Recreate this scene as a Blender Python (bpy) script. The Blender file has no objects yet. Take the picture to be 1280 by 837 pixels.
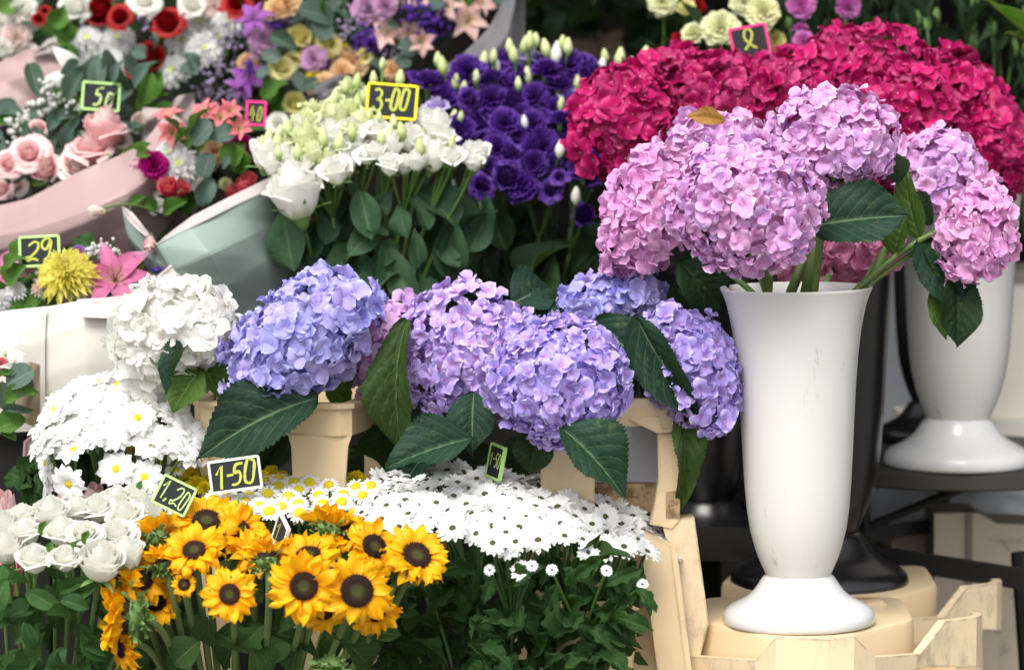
import bpy, math, random
import numpy as np
from mathutils import Matrix, Vector
random.seed(7); RNG = np.random.default_rng(7)
SC = bpy.context.scene; COL = SC.collection
# ---------------- camera ----------------
W, H, LENS, PITCH, CAMY, CAMZ = 1280, 837, 120.0, math.radians(4.85), -4.5, 1.18
FPX = LENS / 36 * W
CAM = Vector((0, CAMY, CAMZ))
FWD = Vector((0, math.cos(PITCH), -math.sin(PITCH))); UP = Vector((0, math.sin(PITCH), math.cos(PITCH))); RT = Vector((1, 0, 0))
cd = bpy.data.cameras.new('camera'); cam = bpy.data.objects.new('camera', cd); COL.objects.link(cam)
cam.location = CAM; cam.rotation_euler = (math.pi / 2 - PITCH, 0, 0)
cd.lens = LENS; cd.sensor_width = 36; cd.clip_start = .05; cd.clip_end = 200
cd.dof.use_dof = True; cd.dof.focus_distance = 4.45; cd.dof.aperture_fstop = 3.7
SC.camera = cam
# ---------------- light ----------------
SUN_EL, SUN_AZ = math.radians(52), math.radians(-20)      # azimuth measured from the camera's back, to its left
wd = bpy.data.worlds.new("World"); SC.world = wd; wd.use_nodes = True
nt = wd.node_tree; bg = nt.nodes['Background']
sky = nt.nodes.new('ShaderNodeTexSky'); sky.sky_type = 'NISHITA'; sky.sun_disc = False
sky.sun_elevation = SUN_EL; sky.sun_rotation = math.radians(180) - SUN_AZ
sky.dust_density = 3.0; sky.air_density = 1.0; sky.ozone_density = 1.0
hs = nt.nodes.new('ShaderNodeHueSaturation'); hs.inputs['Saturation'].default_value = .22   # cloud cover greys the sky
nt.links.new(sky.outputs[0], hs.inputs['Color']); nt.links.new(hs.outputs[0], bg.inputs[0]); bg.inputs[1].default_value = .12
sd = bpy.data.lights.new('sun', 'SUN'); sun = bpy.data.objects.new('sun', sd); COL.objects.link(sun)
sd.energy = 1.35; sd.angle = math.radians(34); sd.color = (1, .965, .91)
sdir = Vector((math.sin(SUN_AZ) * math.cos(SUN_EL), -math.cos(SUN_AZ) * math.cos(SUN_EL), math.sin(SUN_EL)))
sun.rotation_euler = sdir.to_track_quat('Z', 'Y').to_euler()
SC.view_settings.view_transform = 'Standard'; SC.view_settings.look = 'None'; SC.view_settings.gamma = 1
SC.view_settings.exposure = 1.22
SC.cycles.max_bounces = 8; SC.cycles.diffuse_bounces = 6; SC.cycles.transmission_bounces = 6; SC.cycles.transparent_max_bounces = 4
SC.cycles.use_denoising = True
# ---------------- placing ----------------
def at(px, py, Y):
    d = FWD + RT * ((px - W / 2) / FPX) - UP * ((py - H / 2) / FPX)
    return CAM + d * ((Y - CAMY) / d.y)
def S(Y): return (Y - CAMY) / FPX
def fv(f):                      # (right, up, toward the viewer) -> a world direction
    return (RT * f[0] + UP * f[1] - FWD * f[2]).normalized()
def frame(P, n, spin=0.0, s=1.0):
    z = Vector(n).normalized(); h = Vector((0, 0, 1)) if abs(z.z) < .93 else Vector((0, 1, 0))
    x = h.cross(z).normalized(); y = z.cross(x)
    M = Matrix((x, y, z)).transposed().to_4x4() @ Matrix.Rotation(spin, 4, 'Z') @ Matrix.Scale(s, 4)
    M.translation = P
    return M
def rr(a, b): return random.uniform(a, b)
# ---------------- objects ----------------
PM = {}
def thing(name, label, cat, P, group=None):
    o = bpy.data.objects.new(name, None); COL.objects.link(o); o.location = P; o.empty_display_size = .02
    o['label'] = label; o['category'] = cat
    if group: o['group'] = group
    PM[o] = Matrix.Translation(P); return o
def part(name, me, parent, M=None, label=None):
    o = bpy.data.objects.new(name, me); COL.objects.link(o)
    M = M if M is not None else Matrix.Identity(4)
    if parent is not None:
        o.parent = parent; o.matrix_basis = PM[parent].inverted() @ M
    else: o.matrix_basis = M
    PM[o] = M
    if label: o['label'] = label
    return o
def struct(name, me, kind='structure'):
    o = part(name, me, None); o['kind'] = kind; return o
# ---------------- mesh builder ----------------
_GF = {}
def gfaces(n, m, loop=False):
    k = (n, m, loop)
    if k not in _GF:
        f = []
        for i in range(n - 1):
            for j in range(m if loop else m - 1):
                a, b = i * m + j, i * m + (j + 1) % m
                f.append((a, b, b + m, a + m))
        _GF[k] = np.array(f, dtype=np.int64)
    return _GF[k]
class MB:
    def __init__(s): s.V = []; s.F = []; s.C = []; s.m = []; s.n = 0
    def add(s, V, F, C=None, mat=0, M=None):
        V = np.asarray(V, float).reshape(-1, 3)
        if M is not None:
            A = np.array(M); V = V @ A[:3, :3].T + A[:3, 3]
        s.V.append(V); C = np.zeros((len(V), 4)) if C is None else C
        s.C.append(C)
        for f in F: s.F.append([int(i) + s.n for i in f]); s.m.append(mat)
        s.n += len(V)
    def grid(s, V, T=None, U=None, rnd=0.0, mat=0, M=None, loop=False):
        n, m = V.shape[:2]; C = np.zeros((n * m, 4)); C[:, 2] = rnd; C[:, 3] = 1
        if T is not None: C[:, 0] = np.broadcast_to(T, (n, m)).ravel()
        if U is not None: C[:, 1] = np.broadcast_to(U, (n, m)).ravel()
        s.add(V.reshape(-1, 3), gfaces(n, m, loop), C, mat, M)
    def tube(s, pts, rad, k=6, mat=0, rnd=0.0, cap=True):
        pts = [Vector(p) for p in pts]; n = len(pts); rad = [rad] * n if not hasattr(rad, '__len__') else rad
        V = np.zeros((n, k, 3)); ref = None
        for i, p in enumerate(pts):
            d = (pts[min(i + 1, n - 1)] - pts[max(i - 1, 0)]).normalized()
            if ref is None: ref = d.orthogonal().normalized()
            ref = (ref - d * ref.dot(d)).normalized(); b = d.cross(ref)
            for j in range(k):
                a = 2 * math.pi * j / k
                V[i, j] = p + (ref * math.cos(a) + b * math.sin(a)) * rad[i]
        s.grid(V, np.linspace(0, 1, n)[:, None], None, rnd, mat, None, True)
        if cap:
            s.F.append(list(range(s.n - k, s.n))); s.m.append(mat)
            s.F.append(list(range(s.n - n * k, s.n - n * k + k))[::-1]); s.m.append(mat)
    def lathe(s, prof, k=48, mat=0, M=None):
        V = np.zeros((len(prof), k, 3)); a = np.arange(k) * 2 * math.pi / k
        for i, (r, z) in enumerate(prof):
            V[i, :, 0] = r * np.cos(a); V[i, :, 1] = r * np.sin(a); V[i, :, 2] = z
        s.grid(V, np.linspace(0, 1, len(prof))[:, None], None, 0, mat, M, True)
    def ball(s, c, r, n=6, m=8, mat=0, rnd=0.0):
        th = np.linspace(0.02, math.pi - .02, n)[:, None]; a = (np.arange(m) * 2 * math.pi / m)[None]
        r = (r, r, r) if not hasattr(r, '__len__') else r
        V = np.stack([r[0] * np.sin(th) * np.cos(a), r[1] * np.sin(th) * np.sin(a), r[2] * np.cos(th) * np.ones_like(a)], -1) + np.array(c)
        s.grid(V[::-1], np.linspace(0, 1, n)[:, None], None, rnd, mat, None, True)
    def box(s, c, d, mat=0, M=None, bev=0.0):
        x, y, z = (v / 2 for v in d); V = []
        q = [(-x, -y), (x, -y), (x, y), (-x, y)]
        if bev <= 0:
            for zz in (-z, z): V += [(a + c[0], b + c[1], zz + c[2]) for a, b in q]
            s.add(V, [(3, 2, 1, 0), (4, 5, 6, 7)] + [(i, (i + 1) % 4, 4 + (i + 1) % 4, 4 + i) for i in range(4)], None, mat, M)
        else:
            ring = []
            for (a, b) in q:
                sx, sy = np.sign(a), np.sign(b); cx, cy = a - sx * bev, b - sy * bev; a0 = math.atan2(sy, sx) - math.pi / 4
                ring += [(cx, cy, a0 + k * math.pi / 6) for k in range(4)]
            for zz, e in ((-z, 0), (-z + bev, 1), (z - bev, 1), (z, 0)):
                V += [(cx + e * bev * math.cos(t) + c[0], cy + e * bev * math.sin(t) + c[1], zz + c[2]) for cx, cy, t in ring]
            n = len(ring); F = [tuple(range(n))[::-1], tuple(range(3 * n, 4 * n))]
            F += [(r * n + i, r * n + (i + 1) % n, (r + 1) * n + (i + 1) % n, (r + 1) * n + i) for r in range(3) for i in range(n)]
            s.add(V, F, None, mat, M)
    def prism(s, poly, y0, y1, mat=0, M=None):     # poly in x,z; extruded along y
        n = len(poly); V = [(a, y0, b) for a, b in poly] + [(a, y1, b) for a, b in poly]
        s.add(V, [tuple(range(n)), tuple(range(n, 2 * n))[::-1]] + [(i, i + n, (i + 1) % n + n, (i + 1) % n) for i in range(n)], None, mat, M)
    def mesh(s, name, mats, smooth=True):
        me = bpy.data.meshes.new(name)
        me.from_pydata(np.concatenate(s.V).tolist(), [], s.F)
        at_ = me.attributes.new('pc', 'FLOAT_COLOR', 'POINT'); at_.data.foreach_set('color', np.concatenate(s.C).astype(np.float32).ravel())
        for m in (mats if isinstance(mats, (list, tuple)) else [mats]): me.materials.append(m)
        me.polygons.foreach_set('material_index', np.array(s.m, dtype=np.int32))
        me.polygons.foreach_set('use_smooth', np.full(len(s.F), smooth))
        me.update(); return me
def autosmooth(me, ang=35):
    me.set_sharp_from_angle(angle=math.radians(ang)); return me
# ---------------- materials ----------------
def node(t, kind, ins=None, **kw):
    n = t.nodes.new(kind)
    for k, v in kw.items(): setattr(n, k, v)
    for k, v in (ins or {}).items():
        if isinstance(v, bpy.types.NodeSocket): t.links.new(v, n.inputs[k])
        else: n.inputs[k].default_value = v
    return n
def c4(c): return (c[0], c[1], c[2], 1)
def mth(t, op, a, b=None, c=None, clamp=False):
    n = t.nodes.new('ShaderNodeMath'); n.operation = op; n.use_clamp = clamp
    for i, v in enumerate((a, b, c)):
        if v is None: continue
        if isinstance(v, bpy.types.NodeSocket): t.links.new(v, n.inputs[i])
        else: n.inputs[i].default_value = v
    return n.outputs[0]
def mixc(t, f, a, b, mode='MIX'):
    n = t.nodes.new('ShaderNodeMix'); n.data_type = 'RGBA'; n.blend_type = mode
    for i, v in ((0, f), (6, a), (7, b)):
        if isinstance(v, bpy.types.NodeSocket): t.links.new(v, n.inputs[i])
        else: n.inputs[i].default_value = c4(v) if i else v
    return n.outputs[2]
def sstep(t, x, a, b):
    n = node(t, 'ShaderNodeMapRange', {'Value': x, 'From Min': a, 'From Max': b}, interpolation_type='SMOOTHSTEP'); return n.outputs[0]
def base(name):
    m = bpy.data.materials.new(name); m.use_nodes = True; t = m.node_tree; return m, t, t.nodes['Principled BSDF'], t.nodes['Material Output']
def ramp(t, f, cols):
    cols = list(cols) if len(cols) > 1 else list(cols) * 2
    r = t.nodes.new('ShaderNodeValToRGB'); e = r.color_ramp.elements
    while len(e) < len(cols): e.new(.5)
    for i, c in enumerate(cols): e[i].position = i / max(1, len(cols) - 1); e[i].color = c4(c)
    t.links.new(f, r.inputs[0]); return r.outputs[0]
def petal_mat(name, pal, centre=None, cpos=(.05, .35), edge=None, epos=(.7, 1), trans=.3, rough=.55, wobj=.65, streak=.12, spec=.25, drift=0.0):
    m, t, b, out = base(name)
    a = node(t, 'ShaderNodeAttribute', attribute_name='pc'); sp = node(t, 'ShaderNodeSeparateColor', {0: a.outputs['Color']})
    oi = node(t, 'ShaderNodeObjectInfo')
    f = mth(t, 'ADD', mth(t, 'MULTIPLY', oi.outputs['Random'], wobj), mth(t, 'MULTIPLY', sp.outputs[2], 1 - wobj))
    if drift:
        dn = node(t, 'ShaderNodeTexNoise', {'Vector': oi.outputs['Location'], 'Scale': 16.0, 'Detail': 1})
        f = mth(t, 'ADD', mth(t, 'MULTIPLY', f, 1 - drift), mth(t, 'MULTIPLY', sstep(t, dn.outputs[0], .3, .7), drift))
    c = ramp(t, f, pal)
    if edge: c = mixc(t, sstep(t, sp.outputs[0], *epos), c, edge)
    if centre: c = mixc(t, sstep(t, sp.outputs[0], *cpos), centre, c)
    cv = node(t, 'ShaderNodeCombineXYZ', {0: mth(t, 'MULTIPLY', sp.outputs[0], 1.5), 1: mth(t, 'MULTIPLY', sp.outputs[1], 9), 2: mth(t, 'MULTIPLY', sp.outputs[2], 37)})
    nz = node(t, 'ShaderNodeTexNoise', {'Vector': cv.outputs[0], 'Scale': 1.6, 'Detail': 2})
    c = mixc(t, mth(t, 'MULTIPLY', sstep(t, nz.outputs[0], .45, .7), streak), c, tuple(x * .55 for x in pal[0]))
    t.links.new(c, b.inputs['Base Color']); b.inputs['Roughness'].default_value = rough; b.inputs['Specular IOR Level'].default_value = spec
    bp = node(t, 'ShaderNodeBump', {'Height': nz.outputs[0], 'Strength': .12, 'Distance': .002}); t.links.new(bp.outputs[0], b.inputs['Normal'])
    tr = node(t, 'ShaderNodeBsdfTranslucent', {'Color': c}); mx = node(t, 'ShaderNodeMixShader', {0: trans, 1: b.outputs[0], 2: tr.outputs[0]})
    t.links.new(mx.outputs[0], out.inputs[0]); return m
def leaf_mat(name, pal, vein, nv=7, k=2.2, vw=.10, rough=.55, trans=.18, vamt=.62, spec=.16):
    m, t, b, out = base(name)
    a = node(t, 'ShaderNodeAttribute', attribute_name='pc'); sp = node(t, 'ShaderNodeSeparateColor', {0: a.outputs['Color']})
    oi = node(t, 'ShaderNodeObjectInfo')
    c = ramp(t, oi.outputs['Random'], pal)
    tc = node(t, 'ShaderNodeTexCoord'); nz = node(t, 'ShaderNodeTexNoise', {'Vector': tc.outputs['Object'], 'Scale': 9.0, 'Detail': 5})
    c = mixc(t, mth(t, 'MULTIPLY', sstep(t, nz.outputs[0], .35, .7), .45), c, tuple(x * .6 for x in pal[0]))
    u = mth(t, 'ABSOLUTE', sp.outputs[1])
    if nv:
        s_ = mth(t, 'SUBTRACT', mth(t, 'MULTIPLY', sp.outputs[0], nv), mth(t, 'MULTIPLY', u, k))
        fr = mth(t, 'ABSOLUTE', mth(t, 'SUBTRACT', mth(t, 'FRACT', mth(t, 'ADD', s_, 10.0)), .5))
        vs = mth(t, 'MULTIPLY', sstep(t, fr, vw, vw * .25), mth(t, 'SUBTRACT', 1.0, mth(t, 'MULTIPLY', u, .75)))
        mid = sstep(t, u, .045, .012)
        v = mth(t, 'MULTIPLY', mth(t, 'MAXIMUM', mth(t, 'MULTIPLY', vs, .6), mid), vamt, clamp=True)
    else: v = mth(t, 'MULTIPLY', sstep(t, u, .09, .02), vamt)
    c = mixc(t, v, c, vein)
    n2 = node(t, 'ShaderNodeTexNoise', {'Vector': tc.outputs['Object'], 'Scale': 24.0, 'Detail': 5})
    n3 = node(t, 'ShaderNodeTexNoise', {'Vector': node(t, 'ShaderNodeVectorMath', {0: tc.outputs['Object'], 1: oi.outputs['Location']}, operation='ADD').outputs[0], 'Scale': 5.0, 'Detail': 6, 'Roughness': .65})
    c = mixc(t, mth(t, 'MULTIPLY', sstep(t, n3.outputs[0], .64, .70), .55), c, (.10, .075, .02))
    c = mixc(t, mth(t, 'MULTIPLY', sstep(t, n3.outputs[0], .42, .32), .30), c, (.10, .15, .03))
    t.links.new(c, b.inputs['Base Color']); b.inputs['Roughness'].default_value = rough; b.inputs['Specular IOR Level'].default_value = spec
    bp = node(t, 'ShaderNodeBump', {'Height': n2.outputs[0], 'Strength': .45, 'Distance': .004}); t.links.new(bp.outputs[0], b.inputs['Normal'])
    tr = node(t, 'ShaderNodeBsdfTranslucent', {'Color': mixc(t, .5, c, (.16, .3, .02))}); mx = node(t, 'ShaderNodeMixShader', {0: trans, 1: b.outputs[0], 2: tr.outputs[0]})
    t.links.new(mx.outputs[0], out.inputs[0]); return m
def solid_mat(name, col, rough=.5, col2=None, scale=8.0, dirt=None, dscale=14.0, damt=.5, spec=.5, bump=.0, dlim=(.58, .72), stretch=(1, 1, 1), sss=0.0, coat=0.0, metal=0.0, edge=0.0):
    m, t, b, out = base(name)
    tc = node(t, 'ShaderNodeTexCoord'); mp = node(t, 'ShaderNodeMapping', {'Vector': tc.outputs['Object'], 'Scale': stretch})
    nz = node(t, 'ShaderNodeTexNoise', {'Vector': mp.outputs[0], 'Scale': scale, 'Detail': 5})
    c = mixc(t, nz.outputs[0], col, col2 or tuple(x * .85 for x in col))
    if dirt:
        nd = node(t, 'ShaderNodeTexNoise', {'Vector': mp.outputs[0], 'Scale': dscale, 'Detail': 8, 'Roughness': .7})
        c = mixc(t, mth(t, 'MULTIPLY', sstep(t, nd.outputs[0], *dlim), damt), c, dirt)
    if edge:                                            # grime and chips along worn edges
        bv = node(t, 'ShaderNodeBevel', {'Radius': .006}, samples=4); ge = node(t, 'ShaderNodeNewGeometry')
        dt = node(t, 'ShaderNodeVectorMath', {0: bv.outputs[0], 1: ge.outputs['Normal']}, operation='DOT_PRODUCT').outputs['Value']
        ne = node(t, 'ShaderNodeTexNoise', {'Vector': tc.outputs['Object'], 'Scale': 26.0, 'Detail': 6})
        c = mixc(t, mth(t, 'MULTIPLY', mth(t, 'MULTIPLY', sstep(t, dt, .985, .86), sstep(t, ne.outputs[0], .36, .62)), edge), c, (.09, .065, .045))
    t.links.new(c, b.inputs['Base Color']); b.inputs['Roughness'].default_value = rough; b.inputs['Specular IOR Level'].default_value = spec
    b.inputs['Subsurface Weight'].default_value = sss; b.inputs['Subsurface Radius'].default_value = (.02, .015, .01); b.inputs['Coat Weight'].default_value = coat
    b.inputs['Metallic'].default_value = metal
    if bump:
        bp = node(t, 'ShaderNodeBump', {'Height': nz.outputs[0], 'Strength': bump, 'Distance': .01}); t.links.new(bp.outputs[0], b.inputs['Normal'])
    return m
X = {}
X['hyd_blue'] = petal_mat('blue_petal', [(.21, .21, .60), (.35, .34, .74), (.50, .44, .78), (.38, .28, .64)], centre=(.42, .36, .70), edge=(.56, .57, .88), drift=.5)
X['hyd_lilac'] = petal_mat('lilac_petal', [(.42, .29, .68), (.58, .45, .79), (.49, .38, .77), (.64, .52, .78)], centre=(.55, .26, .58), edge=(.74, .58, .88), drift=.5)
X['hyd_purple'] = petal_mat('purple_petal', [(.36, .26, .67), (.52, .40, .79), (.41, .34, .77), (.57, .42, .75)], centre=(.46, .24, .58), edge=(.68, .60, .89), drift=.5)
X['hyd_mauve'] = petal_mat('mauve_petal', [(.62, .32, .64), (.74, .46, .70), (.55, .34, .72)], edge=(.78, .58, .82))
X['hyd_pink'] = petal_mat('pink_petal', [(.58, .26, .60), (.74, .40, .66), (.62, .36, .72), (.80, .46, .64)], centre=(.66, .28, .54), edge=(.82, .60, .83), drift=.5)
X['hyd_pink2'] = petal_mat('deep_pink_petal', [(.66, .26, .56), (.72, .36, .66), (.76, .40, .60)], edge=(.80, .52, .74))
X['hyd_rose'] = petal_mat('shaded_pink_petal', [(.52, .14, .30), (.60, .22, .38)], edge=(.66, .34, .48))  # pink darkened to carry the shadow behind the vase stems
X['hyd_magenta'] = petal_mat('magenta_petal', [(.40, .004, .090), (.52, .010, .14), (.26, .003, .07), (.60, .08, .25)], centre=(.46, .02, .12), edge=(.60, .05, .20), epos=(.65, 1.05), trans=.25, rough=.45, drift=.5)
X['hyd_white'] = petal_mat('white_hydrangea_petal', [(.84, .83, .78), (.86, .86, .82), (.82, .82, .75)], trans=.42, streak=.03)
X['eye'] = solid_mat('floret_eye', (.66, .52, .52), .6)
X['white'] = petal_mat('white_petal', [(.87, .87, .85), (.89, .89, .88)], trans=.42, streak=.03)
X['ivory'] = petal_mat('ivory_petal', [(.87, .86, .79), (.88, .88, .83)], centre=(.80, .82, .58), cpos=(-.1, .3), trans=.46, streak=.02)
X['lis_white'] = petal_mat('white_lisianthus_petal', [(.87, .86, .81), (.88, .88, .84)], centre=(.62, .72, .38), cpos=(-.05, .4), trans=.42, streak=.06)
X['lis_green'] = petal_mat('greenish_petal', [(.70, .76, .40), (.80, .82, .58)], centre=(.46, .60, .18), cpos=(0, .6), trans=.3, streak=.1)
X['lis_purple'] = petal_mat('purple_lisianthus_petal', [(.034, .007, .13), (.075, .016, .23), (.05, .010, .20)], edge=(.19, .085, .40), epos=(.8, 1.15), trans=.22, rough=.5)
X['lis_lilac'] = petal_mat('pale_lilac_petal', [(.42, .30, .66), (.50, .38, .70)], edge=(.62, .52, .76))
X['sun'] = petal_mat('sunflower_petal', [(.88, .38, .002), (.92, .52, .006), (.90, .44, .003)], centre=(.80, .24, .002), cpos=(-.05, .4), trans=.36, streak=.16, rough=.5)
X['sundisc'] = petal_mat('sunflower_disc', [(.016, .007, .003), (.032, .012, .004)], centre=(.04, .045, .008), cpos=(.25, .5), trans=0, rough=.8)
X['yellow'] = petal_mat('yellow_petal', [(.88, .72, .01), (.90, .78, .04)], trans=.45, streak=0)
X['daisy_eye'] = solid_mat('yellow_disc', (.72, .55, .01), .8, (.55, .50, .02), 60, bump=.4)
X['green_eye'] = solid_mat('green_brown_disc', (.045, .035, .012), .8, (.10, .10, .025), 60, bump=.4)
X['budg'] = petal_mat('bud_green_petal', [(.56, .64, .28), (.72, .76, .44), (.62, .70, .34)], centre=(.30, .44, .10), cpos=(0, .5), trans=.35, wobj=.9, streak=0)
X['primrose'] = petal_mat('primrose_petal', [(.86, .78, .14), (.88, .84, .30)], trans=.42, streak=0)
X['lime_eye'] = solid_mat('lime_disc', (.45, .52, .03), .8, (.35, .46, .02), 60)
X['lemon'] = petal_mat('lemon_petal', [(.82, .76, .28), (.85, .80, .42)], centre=(.66, .66, .10), cpos=(-.1, .5))
X['cream'] = petal_mat('cream_carnation_petal', [(.82, .82, .48), (.84, .84, .58)], centre=(.70, .74, .26), cpos=(-.2, .6))
X['peach'] = petal_mat('peach_petal', [(.84, .50, .22), (.84, .56, .32)], edge=(.86, .66, .40))
X['red'] = petal_mat('red_rose_petal', [(.17, .001, .003), (.26, .002, .004)], edge=(.36, .006, .008), trans=.18)
X['redbud'] = petal_mat('coral_red_petal', [(.62, .02, .06), (.66, .05, .10)], edge=(.74, .22, .22))
X['rosepink'] = petal_mat('pink_rose_petal', [(.86, .45, .47), (.87, .55, .55)], edge=(.88, .70, .68), trans=.42)
X['palepink'] = petal_mat('pale_pink_petal', [(.84, .62, .56), (.85, .68, .62)], edge=(.88, .80, .76), trans=.42)
X['coral'] = petal_mat('coral_petal', [(.66, .16, .20), (.72, .26, .26)], centre=(.78, .50, .28), cpos=(0, .5))
X['alst'] = petal_mat('blush_alstroemeria_petal', [(.80, .46, .44), (.84, .62, .56)], centre=(.80, .70, .42), cpos=(0, .5), streak=.3)
X['lily'] = petal_mat('pink_lily_petal', [(.52, .13, .28), (.60, .22, .36)], centre=(.60, .28, .30), edge=(.70, .38, .50))
X['clematis'] = petal_mat('violet_petal', [(.26, .06, .34), (.34, .12, .42)], edge=(.42, .22, .52))
X['lilac'] = petal_mat('lilac_carnation_petal', [(.62, .34, .56), (.66, .42, .62)])
X['magcarn'] = petal_mat('magenta_carnation_petal', [(.32, .003, .13), (.40, .008, .18)])
X['pinkcarn'] = petal_mat('orchid_carnation_petal', [(.60, .06, .46), (.66, .14, .52)], edge=(.74, .30, .62))
X['statice'] = petal_mat('statice_floret', [(.10, .03, .34), (.16, .06, .42)])
X['lav'] = petal_mat('lavender_bead', [(.46, .36, .60), (.58, .48, .70)])
X['gyp'] = petal_mat('baby_breath_bead', [(.82, .82, .78), (.74, .74, .68)])
X['tulip'] = petal_mat('striped_tulip_petal', [(.62, .06, .16), (.70, .16, .24)], edge=(.82, .62, .58), epos=(.2, 1.0), streak=.6)
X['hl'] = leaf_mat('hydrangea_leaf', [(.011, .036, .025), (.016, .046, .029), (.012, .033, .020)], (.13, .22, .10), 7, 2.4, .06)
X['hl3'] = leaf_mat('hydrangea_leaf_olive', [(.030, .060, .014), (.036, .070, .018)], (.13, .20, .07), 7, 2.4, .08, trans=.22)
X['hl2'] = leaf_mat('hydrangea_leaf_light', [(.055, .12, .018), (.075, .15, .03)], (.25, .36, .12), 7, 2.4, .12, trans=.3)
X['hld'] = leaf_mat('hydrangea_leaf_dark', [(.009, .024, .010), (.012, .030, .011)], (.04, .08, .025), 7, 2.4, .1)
X['ll'] = leaf_mat('lisianthus_leaf', [(.042, .095, .050), (.058, .12, .06), (.034, .078, .04)], (.12, .2, .1), 0, 1, .1, vamt=.5)
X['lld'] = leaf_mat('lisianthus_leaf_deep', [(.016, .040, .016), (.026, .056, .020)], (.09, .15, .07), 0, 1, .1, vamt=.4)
X['cl'] = leaf_mat('chrysanthemum_leaf', [(.014, .046, .012), (.024, .066, .016), (.018, .052, .013)], (.07, .13, .04), 5, 2.5, .08, vamt=.5)
X['rl'] = leaf_mat('rose_leaf', [(.024, .075, .016), (.045, .11, .026), (.03, .08, .032)], (.16, .26, .10), 7, 2.2, .08, vamt=.5)
X['sl'] = leaf_mat('sunflower_leaf', [(.040, .090, .022), (.028, .066, .02)], (.16, .24, .09), 5, 2.2, .08, vamt=.5, rough=.6)
X['eu'] = leaf_mat('eucalyptus_leaf', [(.075, .125, .10), (.11, .165, .135), (.06, .10, .07)], (.25, .32, .26), 0, 1, .1, vamt=.35, rough=.6)
X['gl'] = leaf_mat('fresh_green_leaf', [(.05, .13, .02), (.08, .18, .03)], (.18, .28, .08), 6, 2.2, .08, vamt=.4)
X['bl'] = leaf_mat('carnation_blade', [(.036, .070, .040), (.055, .10, .05)], (.14, .2, .1), 0, 1, .1, vamt=.3)
X['blade'] = leaf_mat('bright_blade', [(.16, .34, .04)], (.25, .42, .1), 0, 1, .1)
X['stem'] = solid_mat('green_stem', (.10, .19, .035), .5, (.07, .14, .03), 20)
X['stemd'] = solid_mat('dark_stem', (.055, .11, .03), .5, (.04, .08, .025), 20)
X['stemh'] = solid_mat('speckled_stem', (.11, .17, .03), .5, (.065, .11, .022), 30, dirt=(.03, .04, .01), dscale=120, damt=.8)
X['stems'] = solid_mat('sunflower_stem', (.15, .22, .06), .7, (.10, .17, .05), 30, bump=.4)
X['sepal'] = solid_mat('sepal_green', (.10, .20, .05), .6, (.15, .26, .07), 20)
X['brown'] = leaf_mat('dry_leaf', [(.34, .17, .04), (.40, .21, .06)], (.20, .09, .02), 5, 2.2, .1)
X['stamen'] = solid_mat('stamen', (.45, .12, .02), .7)
# ---------------- leaf shapes: base at the origin, tip at x = 1, width 1, upper side +z ----------------
def leaf_V(nt, nu, shape, teeth=0, tamp=.06, fold=.12, curl=.18, quilt=0.0, nv=7, k=2.4, wave=0.0, twist=0.0, seed=0, lobes=0, lamp=0.0):
    t = np.linspace(0, 1, nt)[:, None]; u = np.linspace(-1, 1, nu)[None]
    w = shape(t)
    if teeth: w = w * (1 + tamp * (1.6 * ((t * teeth) % 1) - .8) * (np.abs(u) > .99))
    if lobes: w = w * (1 - lamp * (.5 + .5 * np.cos(t * lobes * 2 * math.pi)) * np.abs(u) ** 1.5)
    au = np.abs(u)
    x = t + .10 * au * w * np.sin(math.pi * t) ; y = u * w * .5 + 0 * t
    z = fold * au * w - curl * t ** 2 + .10 * curl * np.sin(math.pi * t)
    if quilt:
        s = t * nv - au * k
        z = z + quilt * np.abs(np.sin(math.pi * (s + .5))) * np.sin(math.pi * np.clip(t, .03, .97)) * np.minimum(1, au * 4) * (1.05 - au * .6)
        z = z - .014 * np.exp(-(au / .12) ** 2)
    if wave: z = z + wave * np.sin(t * 9 + seed * 2 + u * 1.5) * au ** 2
    if twist:
        a = twist * t; y, z = y * np.cos(a) - z * np.sin(a), y * np.sin(a) + z * np.cos(a)
    return np.stack([x + 0 * u, y, z + 0 * u], -1), t, u
def ovate(p=.38, q=.75): return lambda t: np.clip(np.where(t < p, np.sin(np.clip(t / p, 0, 1) * math.pi / 2) ** .75, np.cos(np.clip((t - p) / (1 - p), 0, 1) * math.pi / 2) ** q), 0.004, 1)
def lance(): return lambda t: np.clip(np.sin(math.pi * np.clip(t, 0, 1) ** .8) ** .9, .01, 1)
def rounded(): return lambda t: np.clip(np.sqrt(np.maximum(0, 1 - ((t - .52) / .52) ** 2)), .03, 1)
_MC = {}
def cached(key, fn):
    if key not in _MC: _MC[key] = fn()
    return _MC[key]
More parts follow.
